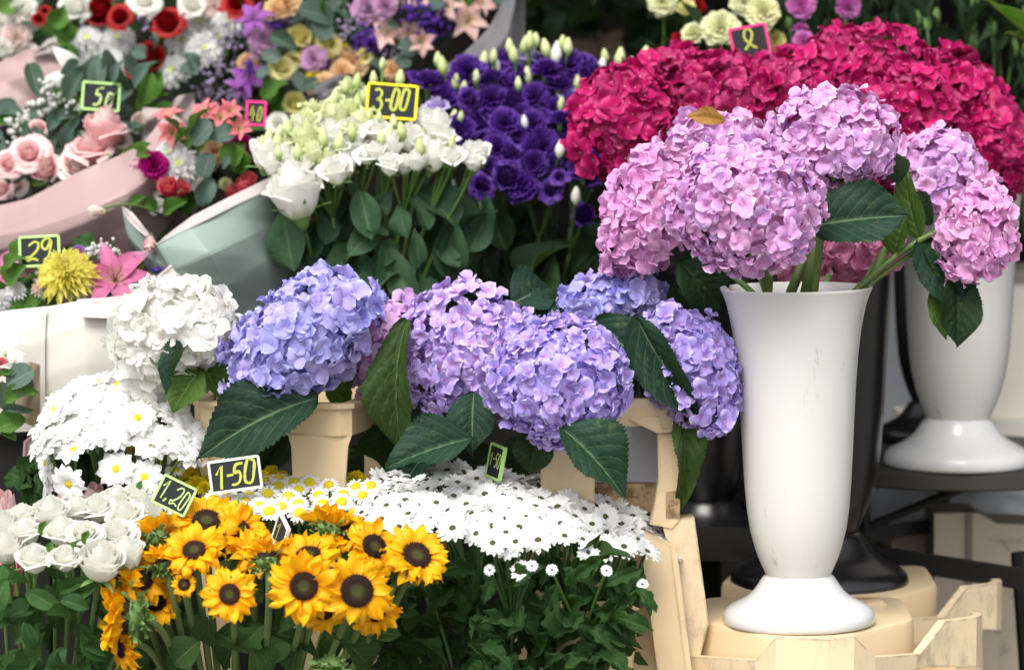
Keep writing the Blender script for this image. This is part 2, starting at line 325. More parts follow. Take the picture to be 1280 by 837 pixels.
def leaf_mesh(kind, mat, v):
    def mk():
        m = MB(); s = v
        if kind == 'hyd': V, t, u = leaf_V(53, 15, ovate(.40, .85), 26, .10, [.16, .28, .10][v % 3], [.14, .30, .40][v % 3], .060, wave=.07, seed=s)
        elif kind == 'lis': V, t, u = leaf_V(13, 7, ovate(.34, .9), 0, 0, [.28, .12, .4][v % 3], [.15, .4, .6][v % 3], wave=.08, seed=s, twist=[0, .5, -.5][v % 3])
        elif kind == 'chr': V, t, u = leaf_V(29, 9, ovate(.5, .8), 8, .12, .2, [.2, .5, .35][v % 3], .02, nv=5, wave=.10, seed=s, lobes=3, lamp=.34, twist=[.3, -.4, .1][v % 3])
        elif kind == 'rose': V, t, u = leaf_V(33, 9, ovate(.42, .8), 16, .05, [.25, .1, .3][v % 3], [.2, .45, .1][v % 3], .012, wave=.04, seed=s, twist=[.2, -.3, 0][v % 3])
        elif kind == 'euc': V, t, u = leaf_V(9, 7, rounded(), 0, 0, .15, [.1, .25, -.1][v % 3])
        elif kind == 'lan': V, t, u = leaf_V(13, 5, lance(), 0, 0, .3, [.2, .6, .05][v % 3], wave=.1, seed=s, twist=[.6, -.8, .2][v % 3])
        m.grid(V, t, u, 0); return m.mesh(kind + '_leaf', mat)
    return cached(('leaf', kind, mat.name, v), mk)
def leaf_M(P0, P1, w, face, fold=0):
    x = (P1 - P0); L = x.length; x = x.normalized(); z = Vector(face); z = (z - x * z.dot(x))
    z = z.normalized() if z.length > 1e-4 else x.orthogonal().normalized(); y = z.cross(x)
    M = Matrix((x * L, y * w, z * L)).transposed().to_4x4(); M.translation = P0; return M
def leaf(kind, mat, p0, p1, w, face, parent, v=None, name='leaf', label=None):
    """p0 base, p1 tip as (px, py, Y); w in photograph pixels; face: direction the upper side looks, (right, up, toward)"""
    P0, P1 = at(*p0), at(*p1); v = random.randrange(3) if v is None else v
    return part(name, leaf_mesh(kind, X[mat], v), parent, leaf_M(P0, P1, w * S((p0[2] + p1[2]) / 2), fv(face)), label)
# ---------------- petals and flowers: unit diameter, facing +z ----------------
def petal(L, Wd, nt=5, nu=5, mode='round', cup=.15, droop=0.0, groove=0.0, wave=0.0, seed=0.0, r0=0.0, edge_up=0.0):
    t = np.linspace(0, 1, nt)[:, None]; u = np.linspace(-1, 1, nu)[None]
    if mode == 'strap': t = t ** .62
    if mode == 'round': w = np.sqrt(np.maximum(.0, 1 - ((t - .56) / np.where(t < .56, .62, .45)) ** 2)); w[-1] = .25
    elif mode == 'fan': w = (.25 + .75 * t ** .8); x0 = 0
    elif mode == 'strap': w = np.minimum(1, .45 + 1.5 * t) * np.sqrt(np.maximum(0, 1 - np.maximum(0, (t - .72) / .29) ** 2)); w[-1] = .22
    elif mode == 'ray': w = np.minimum(1, .40 + 1.4 * t) * np.maximum(.05, 1 - np.maximum(0, (t - .55) / .46) ** 2.2)
    elif mode == 'lance': w = np.sin(math.pi * (t * .93 + .05) ** .8) ** .8; w[-1] = .05
    else: w = np.sin(math.pi * np.clip(t * .9 + .06, 0, 1) ** .75); w[-1] = .04
    x = r0 + L * (t - .06 * np.abs(u) ** 2 * t); y = u * w * Wd
    z = cup * L * np.sin(math.pi * t * .9) * .6 - droop * L * t ** 2 + edge_up * L * np.abs(u) ** 2 * w + groove * L * (np.cos(u * math.pi * 1.5) * .5) * np.sin(math.pi * t)
    if wave: z = z + wave * L * np.sin(seed * 7 + u * 2.3 + t * 4) * (.3 + t) * (.4 + np.abs(u))
    return np.stack([x + 0 * u, y, z + 0 * u], -1), t, u
def rot(z=0, y=0, x=0): return Matrix.Rotation(z, 4, 'Z') @ Matrix.Rotation(y, 4, 'Y') @ Matrix.Rotation(x, 4, 'X')
def floret_mesh(mat, v):
    def mk():
        m = MB(); r = random.Random(v * 31 + 5)
        for i in range(4):
            V, t, u = petal(.50 * r.uniform(.85, 1.08), .30 + r.uniform(-.04, .03), 6, 7, 'round', r.uniform(.0, .22), r.uniform(-.28, .38), 0, .10, r.random(), .02, r.uniform(-.12, .26))
            m.grid(V, t, u, r.random(), 0, rot(i * math.pi / 2 + r.uniform(-.15, .15), -r.uniform(-.1, .75), r.uniform(-.4, .4)) @ Matrix.Translation((0, 0, .012 * (i % 2))))
        m.ball((0, 0, .025), .03, 4, 6, 1)
        return m.mesh('floret', [mat, X['eye']])
    return cached(('floret', mat.name, v), mk)
def daisy_mesh(mat, v, n=20, wd=.062, layers=2, mode='strap', L=.5, droop=.12, tilt=.12):
    def mk():
        m = MB(); r = random.Random(v * 17 + n)
        for l in range(layers):
            for i in range(n):
                ll = L * r.uniform(.9, 1.0) * (1 - .14 * l)
                V, t, u = petal(ll - .07, wd * r.uniform(.85, 1.15), 6, 5, mode, .10, droop * r.uniform(.3, 1.9), .03, .03, r.random(), .07)
                m.grid(V, t, u, r.random(), 0, rot((i + .5 * l) * 2 * math.pi / n + r.uniform(-.08, .08), -tilt * (.3 + l) - r.uniform(-.06, .14), r.uniform(-.3, .3)))
        m.lathe([(.001, -.10), (.05, -.09), (.10, -.03), (.12, .0)], 10, 1)
        return m.mesh('daisy_flower', [mat, X['sepal']])
    return cached(('daisy', mat.name, v, n, wd, layers, mode, L, droop, tilt), mk)
def disc_mesh(mat, r, h):
    def mk():
        m = MB(); m.lathe([(r * math.cos(a) if a < 1.55 else .001, h * math.sin(a)) for a in np.linspace(0, 1.57, 6)], 14)
        for k in range(46):
            q = r * .95 * math.sqrt((k + .5) / 46); a = k * 2.39996; z = h * math.sqrt(max(0, 1 - (q / r) ** 2))
            m.ball((q * math.cos(a), q * math.sin(a), z), r * .085, 3, 4)
        return m.mesh('disc', mat)
    return cached(('disc', mat.name, r, h), mk)
def rose_mesh(mat, v, n=18, Hh=.9, flare=.6, ruffle=.02, span=1.05, kind='bloom', tight=.6, rf=7.0, calyx=True, na=7, nt_=7, close=0.0, drop=.13):
    def mk(flare=flare, close=close):
        flare *= (.75, 1.2, 1.0, 1.4)[v % 4]; close *= (1.2, .7, 1.0, .5)[v % 4]
        m = MB(); R = .5; r = random.Random(v * 13 + n)
        for i in range(n):
            f = (i + .5) / n; phi = i * 2.39996 + r.uniform(-.2, .2); rb = R * (.12 + tight * f ** .8); fl = flare * f ** 1.4 * r.uniform(.75, 1.25); sp = span * r.uniform(.85, 1.15); se = r.random() * 6
            t = np.linspace(0, 1, nt_)[:, None]; a = np.linspace(-1, 1, na)[None]
            prof = np.sin(np.minimum(1, t * 1.15) * math.pi / 2) ** .7
            rad = rb * (.28 + .72 * prof) + fl * R * np.maximum(0, (t - .5) / .5) ** 1.6 * .75
            zz = t * (1 - .22 * np.abs(a) ** 2.5)
            rad = rad * (1 - close * (1 - .55 * f) * t ** 2.2); z = Hh * (zz * (1.03 - drop * f) - .5) - fl * Hh * .32 * np.maximum(0, (t - .7) / .3) ** 2
            ang = phi + a * sp * (.5 + .5 * np.sin(math.pi * np.minimum(t, .85) * .6))
            rad = rad + ruffle * np.sin(a * rf + se) * t ** 3; z = z + ruffle * .8 * np.cos(a * rf * .9 + se) * t ** 3
            m.grid(np.stack([rad * np.cos(ang), rad * np.sin(ang), z + 0 * a], -1), t, a, r.random())
        if calyx:
            m.lathe([(.03, -Hh * .5 - .16), (.09, -Hh * .5 - .10), (.12, -Hh * .5 - .03), (.16, -Hh * .5 + .05)], 10, 1)
            for i in range(5):
                V, t, u = petal(.42, .06, 5, 3, 'lance', .1, r.uniform(-.3, .5))
                m.grid(V, t, u, 0, 1, Matrix.Translation((0, 0, -Hh * .5)) @ rot(i * 1.2566 + .3, -r.uniform(.3, .9)) @ Matrix.Translation((.10, 0, -.02)))
        mx_ = max(np.abs(v_[:, :2]).max() for v_ in m.V[:n]); m.V = [v_ * (.5 / mx_) for v_ in m.V]
        return m.mesh(kind, [mat, X['sepal']])
    return cached(('rose', mat.name, v, n, Hh, flare, ruffle, kind, close), mk)
def bud_mesh(mat, v):                                # unit length along +z
    def mk():
        m = MB(); n, k = 11, 12; t = np.linspace(0, 1, n)[:, None]; a = (np.arange(k) * 2 * math.pi / k)[None]
        R = .26 * np.sin(math.pi * (t * .86 + .08) ** .85) ** .8 + .03 * (t > .9)
        R = R * (1 + .10 * np.sin(a * 5 + t * 5 + v)); V = np.stack([R * np.cos(a), R * np.sin(a), t - .5 + 0 * a], -1)
        m.grid(V, t * np.ones_like(a), 0, .5 + .1 * v, 0, None, True)
        for i in range(5):
            V, tt, u = petal(.42, .035, 4, 3, 'lance', .12, -.3)
            m.grid(V, tt, u, 0, 1, Matrix.Translation((0, 0, -.46)) @ rot(i * 1.2566, -1.1) @ Matrix.Translation((.10, 0, 0)))
        m.lathe([(.02, -.62), (.08, -.52), (.12, -.44)], 8, 1)
        return m.mesh('bud', [mat, X['sepal']])
    return cached(('bud', mat.name, v), mk)
def mum_mesh(mat, v, rows=7, per=17, wd=.045, dome=.9, kind='bloom', eye=None, mode='strap'):
    def mk():
        m = MB(); r = random.Random(v + rows)
        for l in range(rows):
            f = l / (rows - 1); n = int(per * (1 - .35 * f))
            for i in range(n):
                L = .46 * (1 - .55 * f) * r.uniform(.9, 1.1); tl = dome * (f ** .9) * 1.35 - .1 + r.uniform(-.1, .1)
                V, t, u = petal(L, wd * r.uniform(.85, 1.15), 5, 3, mode, -.12, -.25 * f, .0, .03, r.random(), .04, .25)
                m.grid(V, t, u, r.random(), 0, rot((i + .5 * (l % 2)) * 2 * math.pi / n + r.uniform(-.1, .1) + l, -tl, r.uniform(-.2, .2)) @ Matrix.Translation((0, 0, .02 * l)))
        if eye: m.ball((0, 0, .10), (.09, .09, .07), 5, 8, 1)
        return m.mesh(kind, [mat] + ([eye] if eye else []))
    return cached(('mum', mat.name, v, rows, per, wd, kind), mk)
def carn_mesh(mat, v):
    def mk():
        m = MB(); r = random.Random(v + 77)
        for l in range(6):
            f = l / 5; n = [11, 11, 10, 9, 7, 5][l]
            for i in range(n):
                V, t, u = petal(.47 * (1 - .45 * f) * r.uniform(.9, 1.08), .15 * (1 - .25 * f), 7, 11, 'fan', -.1, .0, 0, .0, r.random(), .03)
                s1, s2 = r.random() * 6, r.random() * 6; V[..., 2] += (.030 * np.sin(u * 7 + s1) + .018 * np.sin(u * 15 + s2)) * t ** 1.5; V[..., 0] += (.018 * np.sin(u * 12 + s2) - .05 * u ** 2) * t ** 3
                m.grid(V, t, u, r.random(), 0, rot(i * 2 * math.pi / n + l * .7 + r.uniform(-.15, .15), -(.05 + 1.25 * f ** .9) + r.uniform(-.15, .15), r.uniform(-.3, .3)) @ Matrix.Translation((.0, 0, .02 * l)))
        m.lathe([(.02, -.42), (.10, -.36), (.12, -.12), (.15, -.02)], 10, 1)
        return m.mesh('bloom', [mat, X['sepal']])
    return cached(('carn', mat.name, v), mk)
def lily_mesh(mat, v, n=6, wd=.13, kind='bloom', up=.5, back=.5):
    def mk():
        m = MB(); r = random.Random(v + n)
        for i in range(n):
            V, t, u = petal(.52, wd * (1.15 if i % 2 else .85), 9, 5, 'lance', .2, back * r.uniform(.7, 1.3), .02, .05, r.random(), .03, .12)
            m.grid(V, t, u, r.random(), 0, rot(i * 2 * math.pi / n + r.uniform(-.12, .12), -up * r.uniform(.8, 1.2), r.uniform(-.2, .2)) @ Matrix.Translation((0, 0, .01 * (i % 2))))
        for i in range(5):
            a = i * 1.2566; q = (.10 * math.cos(a), .10 * math.sin(a), .28); m.tube([(0, 0, 0), (q[0] * .5, q[1] * .5, .16), q], .007, 4, 1); m.ball(q, (.022, .012, .012), 3, 5, 2)
        return m.mesh(kind, [mat, X['sepal'], X['stamen']])
    return cached(('lily', mat.name, v, n, kind), mk)
def cluster_mesh(mat, v, n=16, r=.07, kind='sprig', tall=1.0):
    def mk():
        m = MB(); q = random.Random(v + n)
        for i in range(n):
            p = Vector((q.gauss(0, .2), q.gauss(0, .2), q.gauss(0, .2 * tall))); rr_ = r * q.uniform(.7, 1.25)
            m.ball(p, (rr_, rr_, rr_ * q.uniform(.8, 1.1)), 4, 6, 0, q.random()); m.tube([(0, 0, -.55), p * .55 + Vector((0, 0, -.2)), p], .010, 3, 1, cap=False)
        return m.mesh(kind, [mat, X['stem']])
    return cached(('cl', mat.name, v, n, r, kind), mk)
def sunpetal_mesh(v):
    def mk():
        m = MB(); r = random.Random(v); V, t, u = petal(1, .22 + .05 * r.random(), 9, 5, 'ray', .10, r.uniform(-.25, .45), .018, .10, r.random(), 0, r.uniform(-.05, .12)); m.grid(V, t, u, r.random())
        return m.mesh('petal', X['sun'])
    return cached(('sp', v), mk)
def sundisc_mesh():
    def mk():
        m = MB(); pr = [(.235, -.05), (.25, .0), (.24, .045), (.19, .07), (.13, .066), (.07, .05), (.001, .045)]
        k = 28; a = np.arange(k) * 2 * math.pi / k; V = np.zeros((len(pr), k, 3)); T = np.zeros((len(pr), k))
        for i, (q, z) in enumerate(pr): V[i, :, 0] = q * np.cos(a); V[i, :, 1] = q * np.sin(a); V[i, :, 2] = z; T[i] = q / .25
        m.grid(V, T, 0, .3, 0, None, True)
        for i in range(260):
            q = .245 * math.sqrt((i + .5) / 260); b = i * 2.39996; z = np.interp(q, [.0, .07, .13, .19, .24, .25], [.045, .05, .066, .07, .045, .0]); h = .012 + .022 * (q > .13)
            e = .0075 + .004 * (q > .13); p = np.array((q * math.cos(b), q * math.sin(b), z)); C = np.zeros((5, 4)); C[:, 0] = q / .25; C[:, 2] = random.random(); o = 1 + .35 * (q > .13)
            m.add([p + (e, 0, 0), p + (0, e, 0), p + (-e, 0, 0), p + (0, -e, 0), (p[0] * (1 + .1 * o), p[1] * (1 + .1 * o), p[2] + h)], [(0, 1, 4), (1, 2, 4), (2, 3, 4), (3, 0, 4)], C)
        return m.mesh('disc', X['sundisc'])
    return cached('sd', mk)
def calyx_mesh():
    def mk():
        m = MB(); m.lathe([(.03, -.26), (.09, -.22), (.18, -.14), (.22, -.06), (.20, -.03)], 20); r = random.Random(3)
        for l in range(3):
            for i in range(13):
                V, t, u = petal(.20 * r.uniform(.8, 1.2), .045, 6, 3, 'lance', .1, r.uniform(-.5, .3), 0, .1, r.random(), 0, .1)
                m.grid(V, t, u, r.random(), 0, rot((i + l / 3) * 2 * math.pi / 13, -.05 + .25 * l + r.uniform(-.2, .2)) @ Matrix.Translation((.18 - .03 * l, 0, -.10 - .045 * l)))
        return m.mesh('calyx', X['sepal'])
    return cached('cx', mk)
def tulip_mesh(mat):
    return rose_mesh(mat, 3, 6, 1.25, -.25, .0, 1.15, 'bloom', .62, calyx=False)
def put(name, me, parent, px, py, Y, size, face=(0, .3, 1), spin=None, label=None):
    return part(name, me, parent, frame(at(px, py, Y), fv(face), rr(0, 6.28) if spin is None else spin, size * S(Y)), label)
def curve(a, b, c, n=7): return [a * (1 - t) ** 2 + b * (2 * t * (1 - t)) + c * t * t for t in np.linspace(0, 1, n)]
# ---------------- hydrangea ----------------
def hydrangea(label, c, Y, rx, ry, deg, mat, fl=29, stem=None, depth=None, lump=.09, n=None, group='hydrangeas in the stall', smat='stem', sr=4.2, cut=.35, ragged=0.0):
    P = at(c[0], c[1], Y); s = S(Y); t = thing('hydrangea', label, 'hydrangea', P, group)
    rd = (depth or .9 * min(rx, ry)) * s; A = Matrix((RT, UP, -FWD)).transposed() @ Matrix.Rotation(math.radians(deg), 3, 'Z'); ax = Vector((rx * s, ry * s, rd))
    n = n or int(min(295, 8.2 * (rx * ry + rx * rd / s + ry * rd / s) / 3 * 4 / (fl * fl) * .95 ))
    q = [rr(0, 6.28) for _ in range(6)]; fm = [floret_mesh(X[mat], v) for v in range(10)]
    def R(d): return 1 + lump * (math.sin(d.x * 4 + q[0]) * math.cos(d.y * 4 + q[1]) + .6 * math.sin(d.z * 5 + q[2] + d.x * 3) + .5 * math.sin(d.y * 7 + q[3] + d.x * 5))
    k = 0; tot = int(n / (1 - (1 - cut) / 2 * .75)) if cut else n
    m = MB(); th = np.linspace(.03, math.pi - .03, 12); al = np.arange(20) * 2 * math.pi / 20; V = np.zeros((12, 20, 3))
    for i, b in enumerate(th):
        for j, a in enumerate(al):
            d = Vector((math.sin(b) * math.cos(a), math.cos(b), math.sin(b) * math.sin(a))); V[i, j] = P + A @ (Vector((d.x * ax.x, d.y * ax.y, d.z * ax.z)) * R(d) * .70)
    m.grid(V, 0.4, 0, .2, 0, None, True); part('flower_core', m.mesh('flower_core', X[mat]), t, Matrix.Identity(4))
    for i in range(tot):
        y = 1 - 2 * (i + .5) / tot; rad = math.sqrt(1 - y * y); a = i * 2.39996 + rr(-.12, .12); d = Vector((rad * math.cos(a), y, rad * math.sin(a)))
        if d.z < -cut: continue
        p = Vector((d.x * ax.x, d.y * ax.y, d.z * ax.z)) * (R(d) * rr(.87, 1.05) * (1 - .42 * fl / (rx + ry) * .5))
        nn = Vector((d.x / ax.x, d.y / ax.y, d.z / ax.z)).normalized() + Vector((rr(-1, 1), rr(-1, 1), rr(-1, 1))) * .5
        part('floret', random.choice(fm), t, frame(P + A @ p, A @ nn, rr(0, 6.28), fl * s * rr(.74, 1.2)))
    if stem:
        e = at(*stem); a = P - (A @ Vector((0, ax.y * .4, 0))); mid = (P + e) / 2 + Vector((0, .01, .02)); b = MB()
        b.tube(curve(P, mid, e, 9), [sr * s * (1 - .15 * x / 8) for x in range(9)], 10); part('stem', b.mesh('stem', X[smat]), t)
    return t
# ---------------- sunflower ----------------
def sunflower(label, px, py, Y, d, face, end, npet=17, rag=.0, short=1.0, cup=0.0):
    d *= rr(.92, 1.06)
    P = at(px, py, Y); s = d * S(Y); n = fv(face); t = thing('sunflower', label, 'sunflower', P, 'sunflowers in the front bunch'); F = frame(P, n, rr(0, 6), s)
    npet = random.choice((18, 20, 22, 23)); cup += rr(-.12, .12); part('disc', sundisc_mesh(), t, F @ Matrix.Scale(rr(.72, .95), 4))
    for l in range(2):
        for i in range(npet):
            a = (i + .5 * l) * 2 * math.pi / npet + rr(-.1, .1)
            M = F @ rot(a) @ Matrix.Translation((.165, 0, -.01 - .02 * l)) @ rot(0, -rr(.02, .42) - cup + .16 * l + rag * rr(-.6, 1), rr(-.5, .5)) @ Matrix.Scale(.37 * short * rr(.75, 1.12), 4)
            part('petal', sunpetal_mesh(random.randrange(8)), t, M)
    part('calyx', calyx_mesh(), t, F)
    e = at(*end); b = MB(); q = P - n * s * .22; L = (e - P).length
    b.tube(curve(q, q - n * min(.06, L * .3) * .8 + Vector((0, 0, -.02)), e, 10), [4.6 * S(Y)] * 10, 8); part('stem', b.mesh('stem', X['stems']), t)
    return t
# ---------------- sprays: one cut stem with its flowers, buds and leaves ----------------
def spray(name, label, cat, group, base_, items, leaves=(), fork=.35, r=1.7, smat='stem', clump=True):
    """items: (part name, mesh, px, py, Y, size, face, sub) ; sub: list of (name, mesh) laid on the same frame"""
    B = at(*base_); pts = [at(i[2], i[3], i[4]) for i in items]
    cen = sum(pts, Vector()) / len(pts); J = cen.lerp(B, fork); J.z = min(J.z, min(p.z for p in pts) - .012)
    t = thing(name, label, cat, J, group); s = S(base_[2]); b = MB()
    b.tube(curve(J, (J + B) / 2 + Vector((rr(-.01, .01), 0, 0)), B, 6), [r * s * 1.25] * 6, 6)
    for it, p in zip(items, pts):
        M = frame(p, fv(it[6]), rr(0, 6.28), it[5] * S(it[4])); o = part(it[0], it[1], t, M)
        for nm, me in (it[7] if len(it) > 7 else ()): part(nm, me, o, M)
        n = fv(it[6]); a = p - n * it[5] * S(it[4]) * .1
        b.tube(curve(J, J.lerp(a, .55) * .6 + (a - n * .03) * .4, a, 7), [r * s] * 7, 5, cap=False)
    part('stem', b.mesh('stem', X[smat]), t)
    for l in leaves: leaf(*l[:6], t, name='leaf')
    return t
# ================= the place: ground, shade, shelves =================
X['pave'] = solid_mat('pavement_stone', (.20, .195, .18), .85, (.14, .135, .125), 3, dirt=(.10, .09, .08), dscale=9)
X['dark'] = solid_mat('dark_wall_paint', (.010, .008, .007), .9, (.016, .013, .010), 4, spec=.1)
X['canvas'] = solid_mat('shade_roof_canvas', (.10, .12, .10), .9, (.08, .10, .08), 6)
X['blackp'] = solid_mat('black_plastic', (.008, .008, .008), .7, (.014, .013, .012), 9, spec=.15)
X['gloss'] = solid_mat('glossy_black_glaze', (.005, .005, .006), .28, (.010, .009, .009), 9, spec=.6, dirt=(.06, .055, .05), dscale=30, damt=.25)
X['vase'] = solid_mat('white_vase_plastic', (.59, .585, .565), .34, (.58, .565, .52), 9, stretch=(1, 1, .22), dirt=(.20, .15, .10), dscale=42, damt=.45, dlim=(.60, .70), spec=.45, sss=.12, coat=.15)
X['foot'] = solid_mat('white_vase_foot', (.60, .60, .595), .20, (.57, .57, .565), 5, dirt=(.22, .16, .10), dscale=70, damt=.5, dlim=(.73, .77), spec=.5)
X['creamp'] = solid_mat('cream_plastic', (.68, .53, .33), .42, (.62, .47, .28), 6, dirt=(.30, .21, .12), dscale=26, damt=.5, dlim=(.56, .78), spec=.4, bump=.02, sss=.1, edge=.35)
X['creamd'] = solid_mat('worn_cream_plastic', (.67, .54, .36), .5, (.60, .47, .30), 8, dirt=(.12, .09, .06), dscale=20, damt=.8, dlim=(.48, .78), spec=.35, bump=.03, stretch=(1, 1, .45), edge=.75)
X['creamshade'] = solid_mat('shaded_cream_plastic', (.58, .50, .38), .6, (.50, .42, .31), 6, dirt=(.16, .11, .07), dscale=12, damt=.6)  # cream plastic with the shade under the table put into its colour
X['offw'] = solid_mat('off_white_plastic', (.66, .63, .55), .5, (.62, .58, .50), 6, dirt=(.22, .16, .11), dscale=18, damt=.6, dlim=(.6, .75))
X['metal'] = solid_mat('black_metal', (.008, .008, .008), .45, (.013, .012, .012), 14, spec=.3)
X['tabletop'] = solid_mat('grey_table_top', (.035, .034, .031), .5, (.048, .045, .04), 14, spec=.3)
X['greybd'] = solid_mat('grey_board', (.40, .41, .44), .6, (.36, .37, .40), 6)
X['label'] = solid_mat('torn_label', (.50, .36, .20), .8, (.20, .11, .04), 55, dirt=(.10, .05, .02), dscale=60, damt=.8, dlim=(.45, .6))
X['card'] = solid_mat('grey_cardboard', (.26, .23, .20), .85, (.20, .17, .14), 5)
X['bag'] = solid_mat('grey_plastic_film', (.48, .50, .54), .25, (.56, .57, .60), 10, bump=.5)
X['brownb'] = solid_mat('brown_carton', (.15, .10, .065), .85, (.11, .07, .045), 4)
m = MB(); m.add([(-30, -12, 0), (30, -12, 0), (30, 60, 0), (-30, 60, 0)], [(0, 1, 2, 3)]); struct('pavement', m.mesh('pavement', X['pave']))
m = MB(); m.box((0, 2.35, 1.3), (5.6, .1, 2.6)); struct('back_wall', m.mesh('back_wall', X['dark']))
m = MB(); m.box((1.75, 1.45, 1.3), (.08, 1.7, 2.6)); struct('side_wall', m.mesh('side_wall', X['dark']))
m = MB(); m.box((1.15, 1.35, 2.02), (3.1, 1.9, .05)); struct('unseen_shade_roof', m.mesh('unseen_shade_roof', X['canvas']))  # unseen roof, sized to block sky light over the back and one side
for x0, x1, Y0, py, D in ((-.95, .08, .30, 600, .35), (-1.1, .32, .66, 470, .5), (-1.2, .5, 1.17, 330, .5)):  # added steps, black to darken the gaps behind the flowers
    z = at(640, py, Y0).z; m = MB(); m.box(((x0 + x1) / 2, Y0 + D / 2, z / 2), (x1 - x0, D, z), bev=.008)
    o = thing('dark_filler_step', {600: 'low added black step filling the dark behind the cream buckets', 470: 'middle added black step under the wrapped bouquets', 330: 'tallest added black step against the back wall'}[py], 'display step', ((x0 + x1) / 2, Y0, 0), 'added dark steps'); part('block', m.mesh('block', X['blackp'], False), o)
def wall_strip(m, pts, thick, closed=False, mat=0):
    """pts: (x, y, ztop, zbot) in plan order, thickness to the left of travel"""
    n = len(pts); V = np.zeros((4, n, 3))
    for i, (x, y, zt, zb) in enumerate(pts):
        a = pts[i - 1] if i or closed else pts[i]; b = pts[(i + 1) % n] if i < n - 1 or closed else pts[i]
        d = Vector((b[0] - a[0], b[1] - a[1], 0)).normalized(); nx, ny = -d.y * thick, d.x * thick; e = .0025
        V[0, i] = (x, y, zb); V[1, i] = (x, y, zt); V[2, i] = (x + nx, y + ny, zt); V[3, i] = (x + nx, y + ny, zb)
    V = V.transpose(1, 0, 2)
    V = np.concatenate([V, V[:1]]) if closed else V
    m.grid(V, 0, 0, 0, mat, None, True)
    if not closed:
        k = m.n - len(V) * 4; m.F += [[k, k + 1, k + 2, k + 3], [m.n - 1, m.n - 2, m.n - 3, m.n - 4]]; m.m += [mat, mat]
def slab(m, plan, z0, z1, bev=.008, mat=0):
    c = Vector((sum(p[0] for p in plan) / len(plan), sum(p[1] for p in plan) / len(plan))); V = []; n = len(plan); rings = []
    for z, e in ((z0, 0), (z1 - bev, 0), (z1 - bev * .3, bev * .3), (z1, bev)):
        for p in plan:
            d = (c - Vector(p)).normalized(); V.append((p[0] + d.x * e, p[1] + d.y * e, z))
    F = [tuple(range(3 * n, 4 * n)), tuple(range(n))[::-1]] + [(r * n + i, r * n + (i + 1) % n, (r + 1) * n + (i + 1) % n, (r + 1) * n + i) for r in range(3) for i in range(n)]
    m.add(V, F, None, mat)
def round_plan(plan, r=.02, k=4):
    out = []; n = len(plan)
    for i, p in enumerate(plan):
        p = Vector(p); a = (Vector(plan[i - 1]) - p).normalized() * r; b = (Vector(plan[(i + 1) % n]) - p).normalized() * r
        out += [tuple((p + a) * (1 - t) ** 2 + p * 2 * t * (1 - t) + (p + b) * t * t) for t in np.linspace(0, 1, k)]
    return out
# ---------------- tall vases ----------------
VBODY = [(356, 95), (357.5, 95.3), (360, 94.2), (366, 91.5), (376, 88), (392, 84.2), (412, 80.5), (440, 77), (480, 73.8), (520, 71.5), (560, 69.5), (600, 67.4), (635, 64.6), (662, 60.6), (684, 55), (700, 49.4), (712, 44), (719.5, 40.8)]
VIN = [(719, 34), (700, 45), (662, 57), (600, 64), (520, 68.5), (440, 74), (392, 81), (366, 88.5), (358, 92.5), (356.4, 94)]
VFOOT = [(719, 40.5), (720.2, 43), (722.5, 45.4), (726, 47.8), (732, 51.6), (739, 56.6), (745, 62.4), (750, 69.5), (754.5, 78), (758.5, 85.8), (762.5, 91.4), (766.5, 94.6), (771, 96), (776, 96), (779, 95.2), (781, 92), (781, 20)]
def vase(label, px, py, Y, k, mb, mf, lean=0.0, kind='tall_vase', grp='tall footed vases', ribs=0):
    P = at(px, py, Y); s = S(0) * k; t = thing(kind, label, 'vase', P, grp); M = Matrix.Translation(P) @ Matrix.Rotation(lean, 4, 'Y')
    m = MB(); m.lathe([(.001, (776 - 721) * s)] + [(r * s, (776 - y) * s) for y, r in VIN][0:0] + [(r * s, (776 - y) * s) for y, r in VBODY[::-1]] + [(r * s, (776 - y) * s) for y, r in VIN[::-1]] + [(.001, (776 - 722) * s)], 72)
    part('body', autosmooth(m.mesh('body', X[mb]), 60), t, M)
    m = MB(); m.lathe([(r * s, (776 - y) * s) for y, r in VFOOT[::-1]] + [(.001, (776 - 719) * s)], 72); part('foot', autosmooth(m.mesh('foot', X[mf]), 50), t, M)
    return t
vase('tall white vase of pink hydrangeas standing on an upturned cream bucket', 998.5, 773, 0, 1.0, 'vase', 'foot', math.radians(-.85))
vase('white vase standing on the round black table behind pink hydrangeas', 1197, 576, .6, .965 * S(.6) / S(0), 'vase', 'foot')
vase('black vase on the rear upturned bucket, hidden by the white one', 1024, 727, .36, 1.17 * S(.36) / S(0), 'gloss', 'gloss')
vase('slim black vase at the back of the round black table', 1172, 545, .9, .80 * S(.9) / S(0), 'gloss', 'gloss')
vase('black vase between the tall cream stand and the white vase', 884, 668, .62, .80 * S(.62) / S(0), 'gloss', 'gloss')
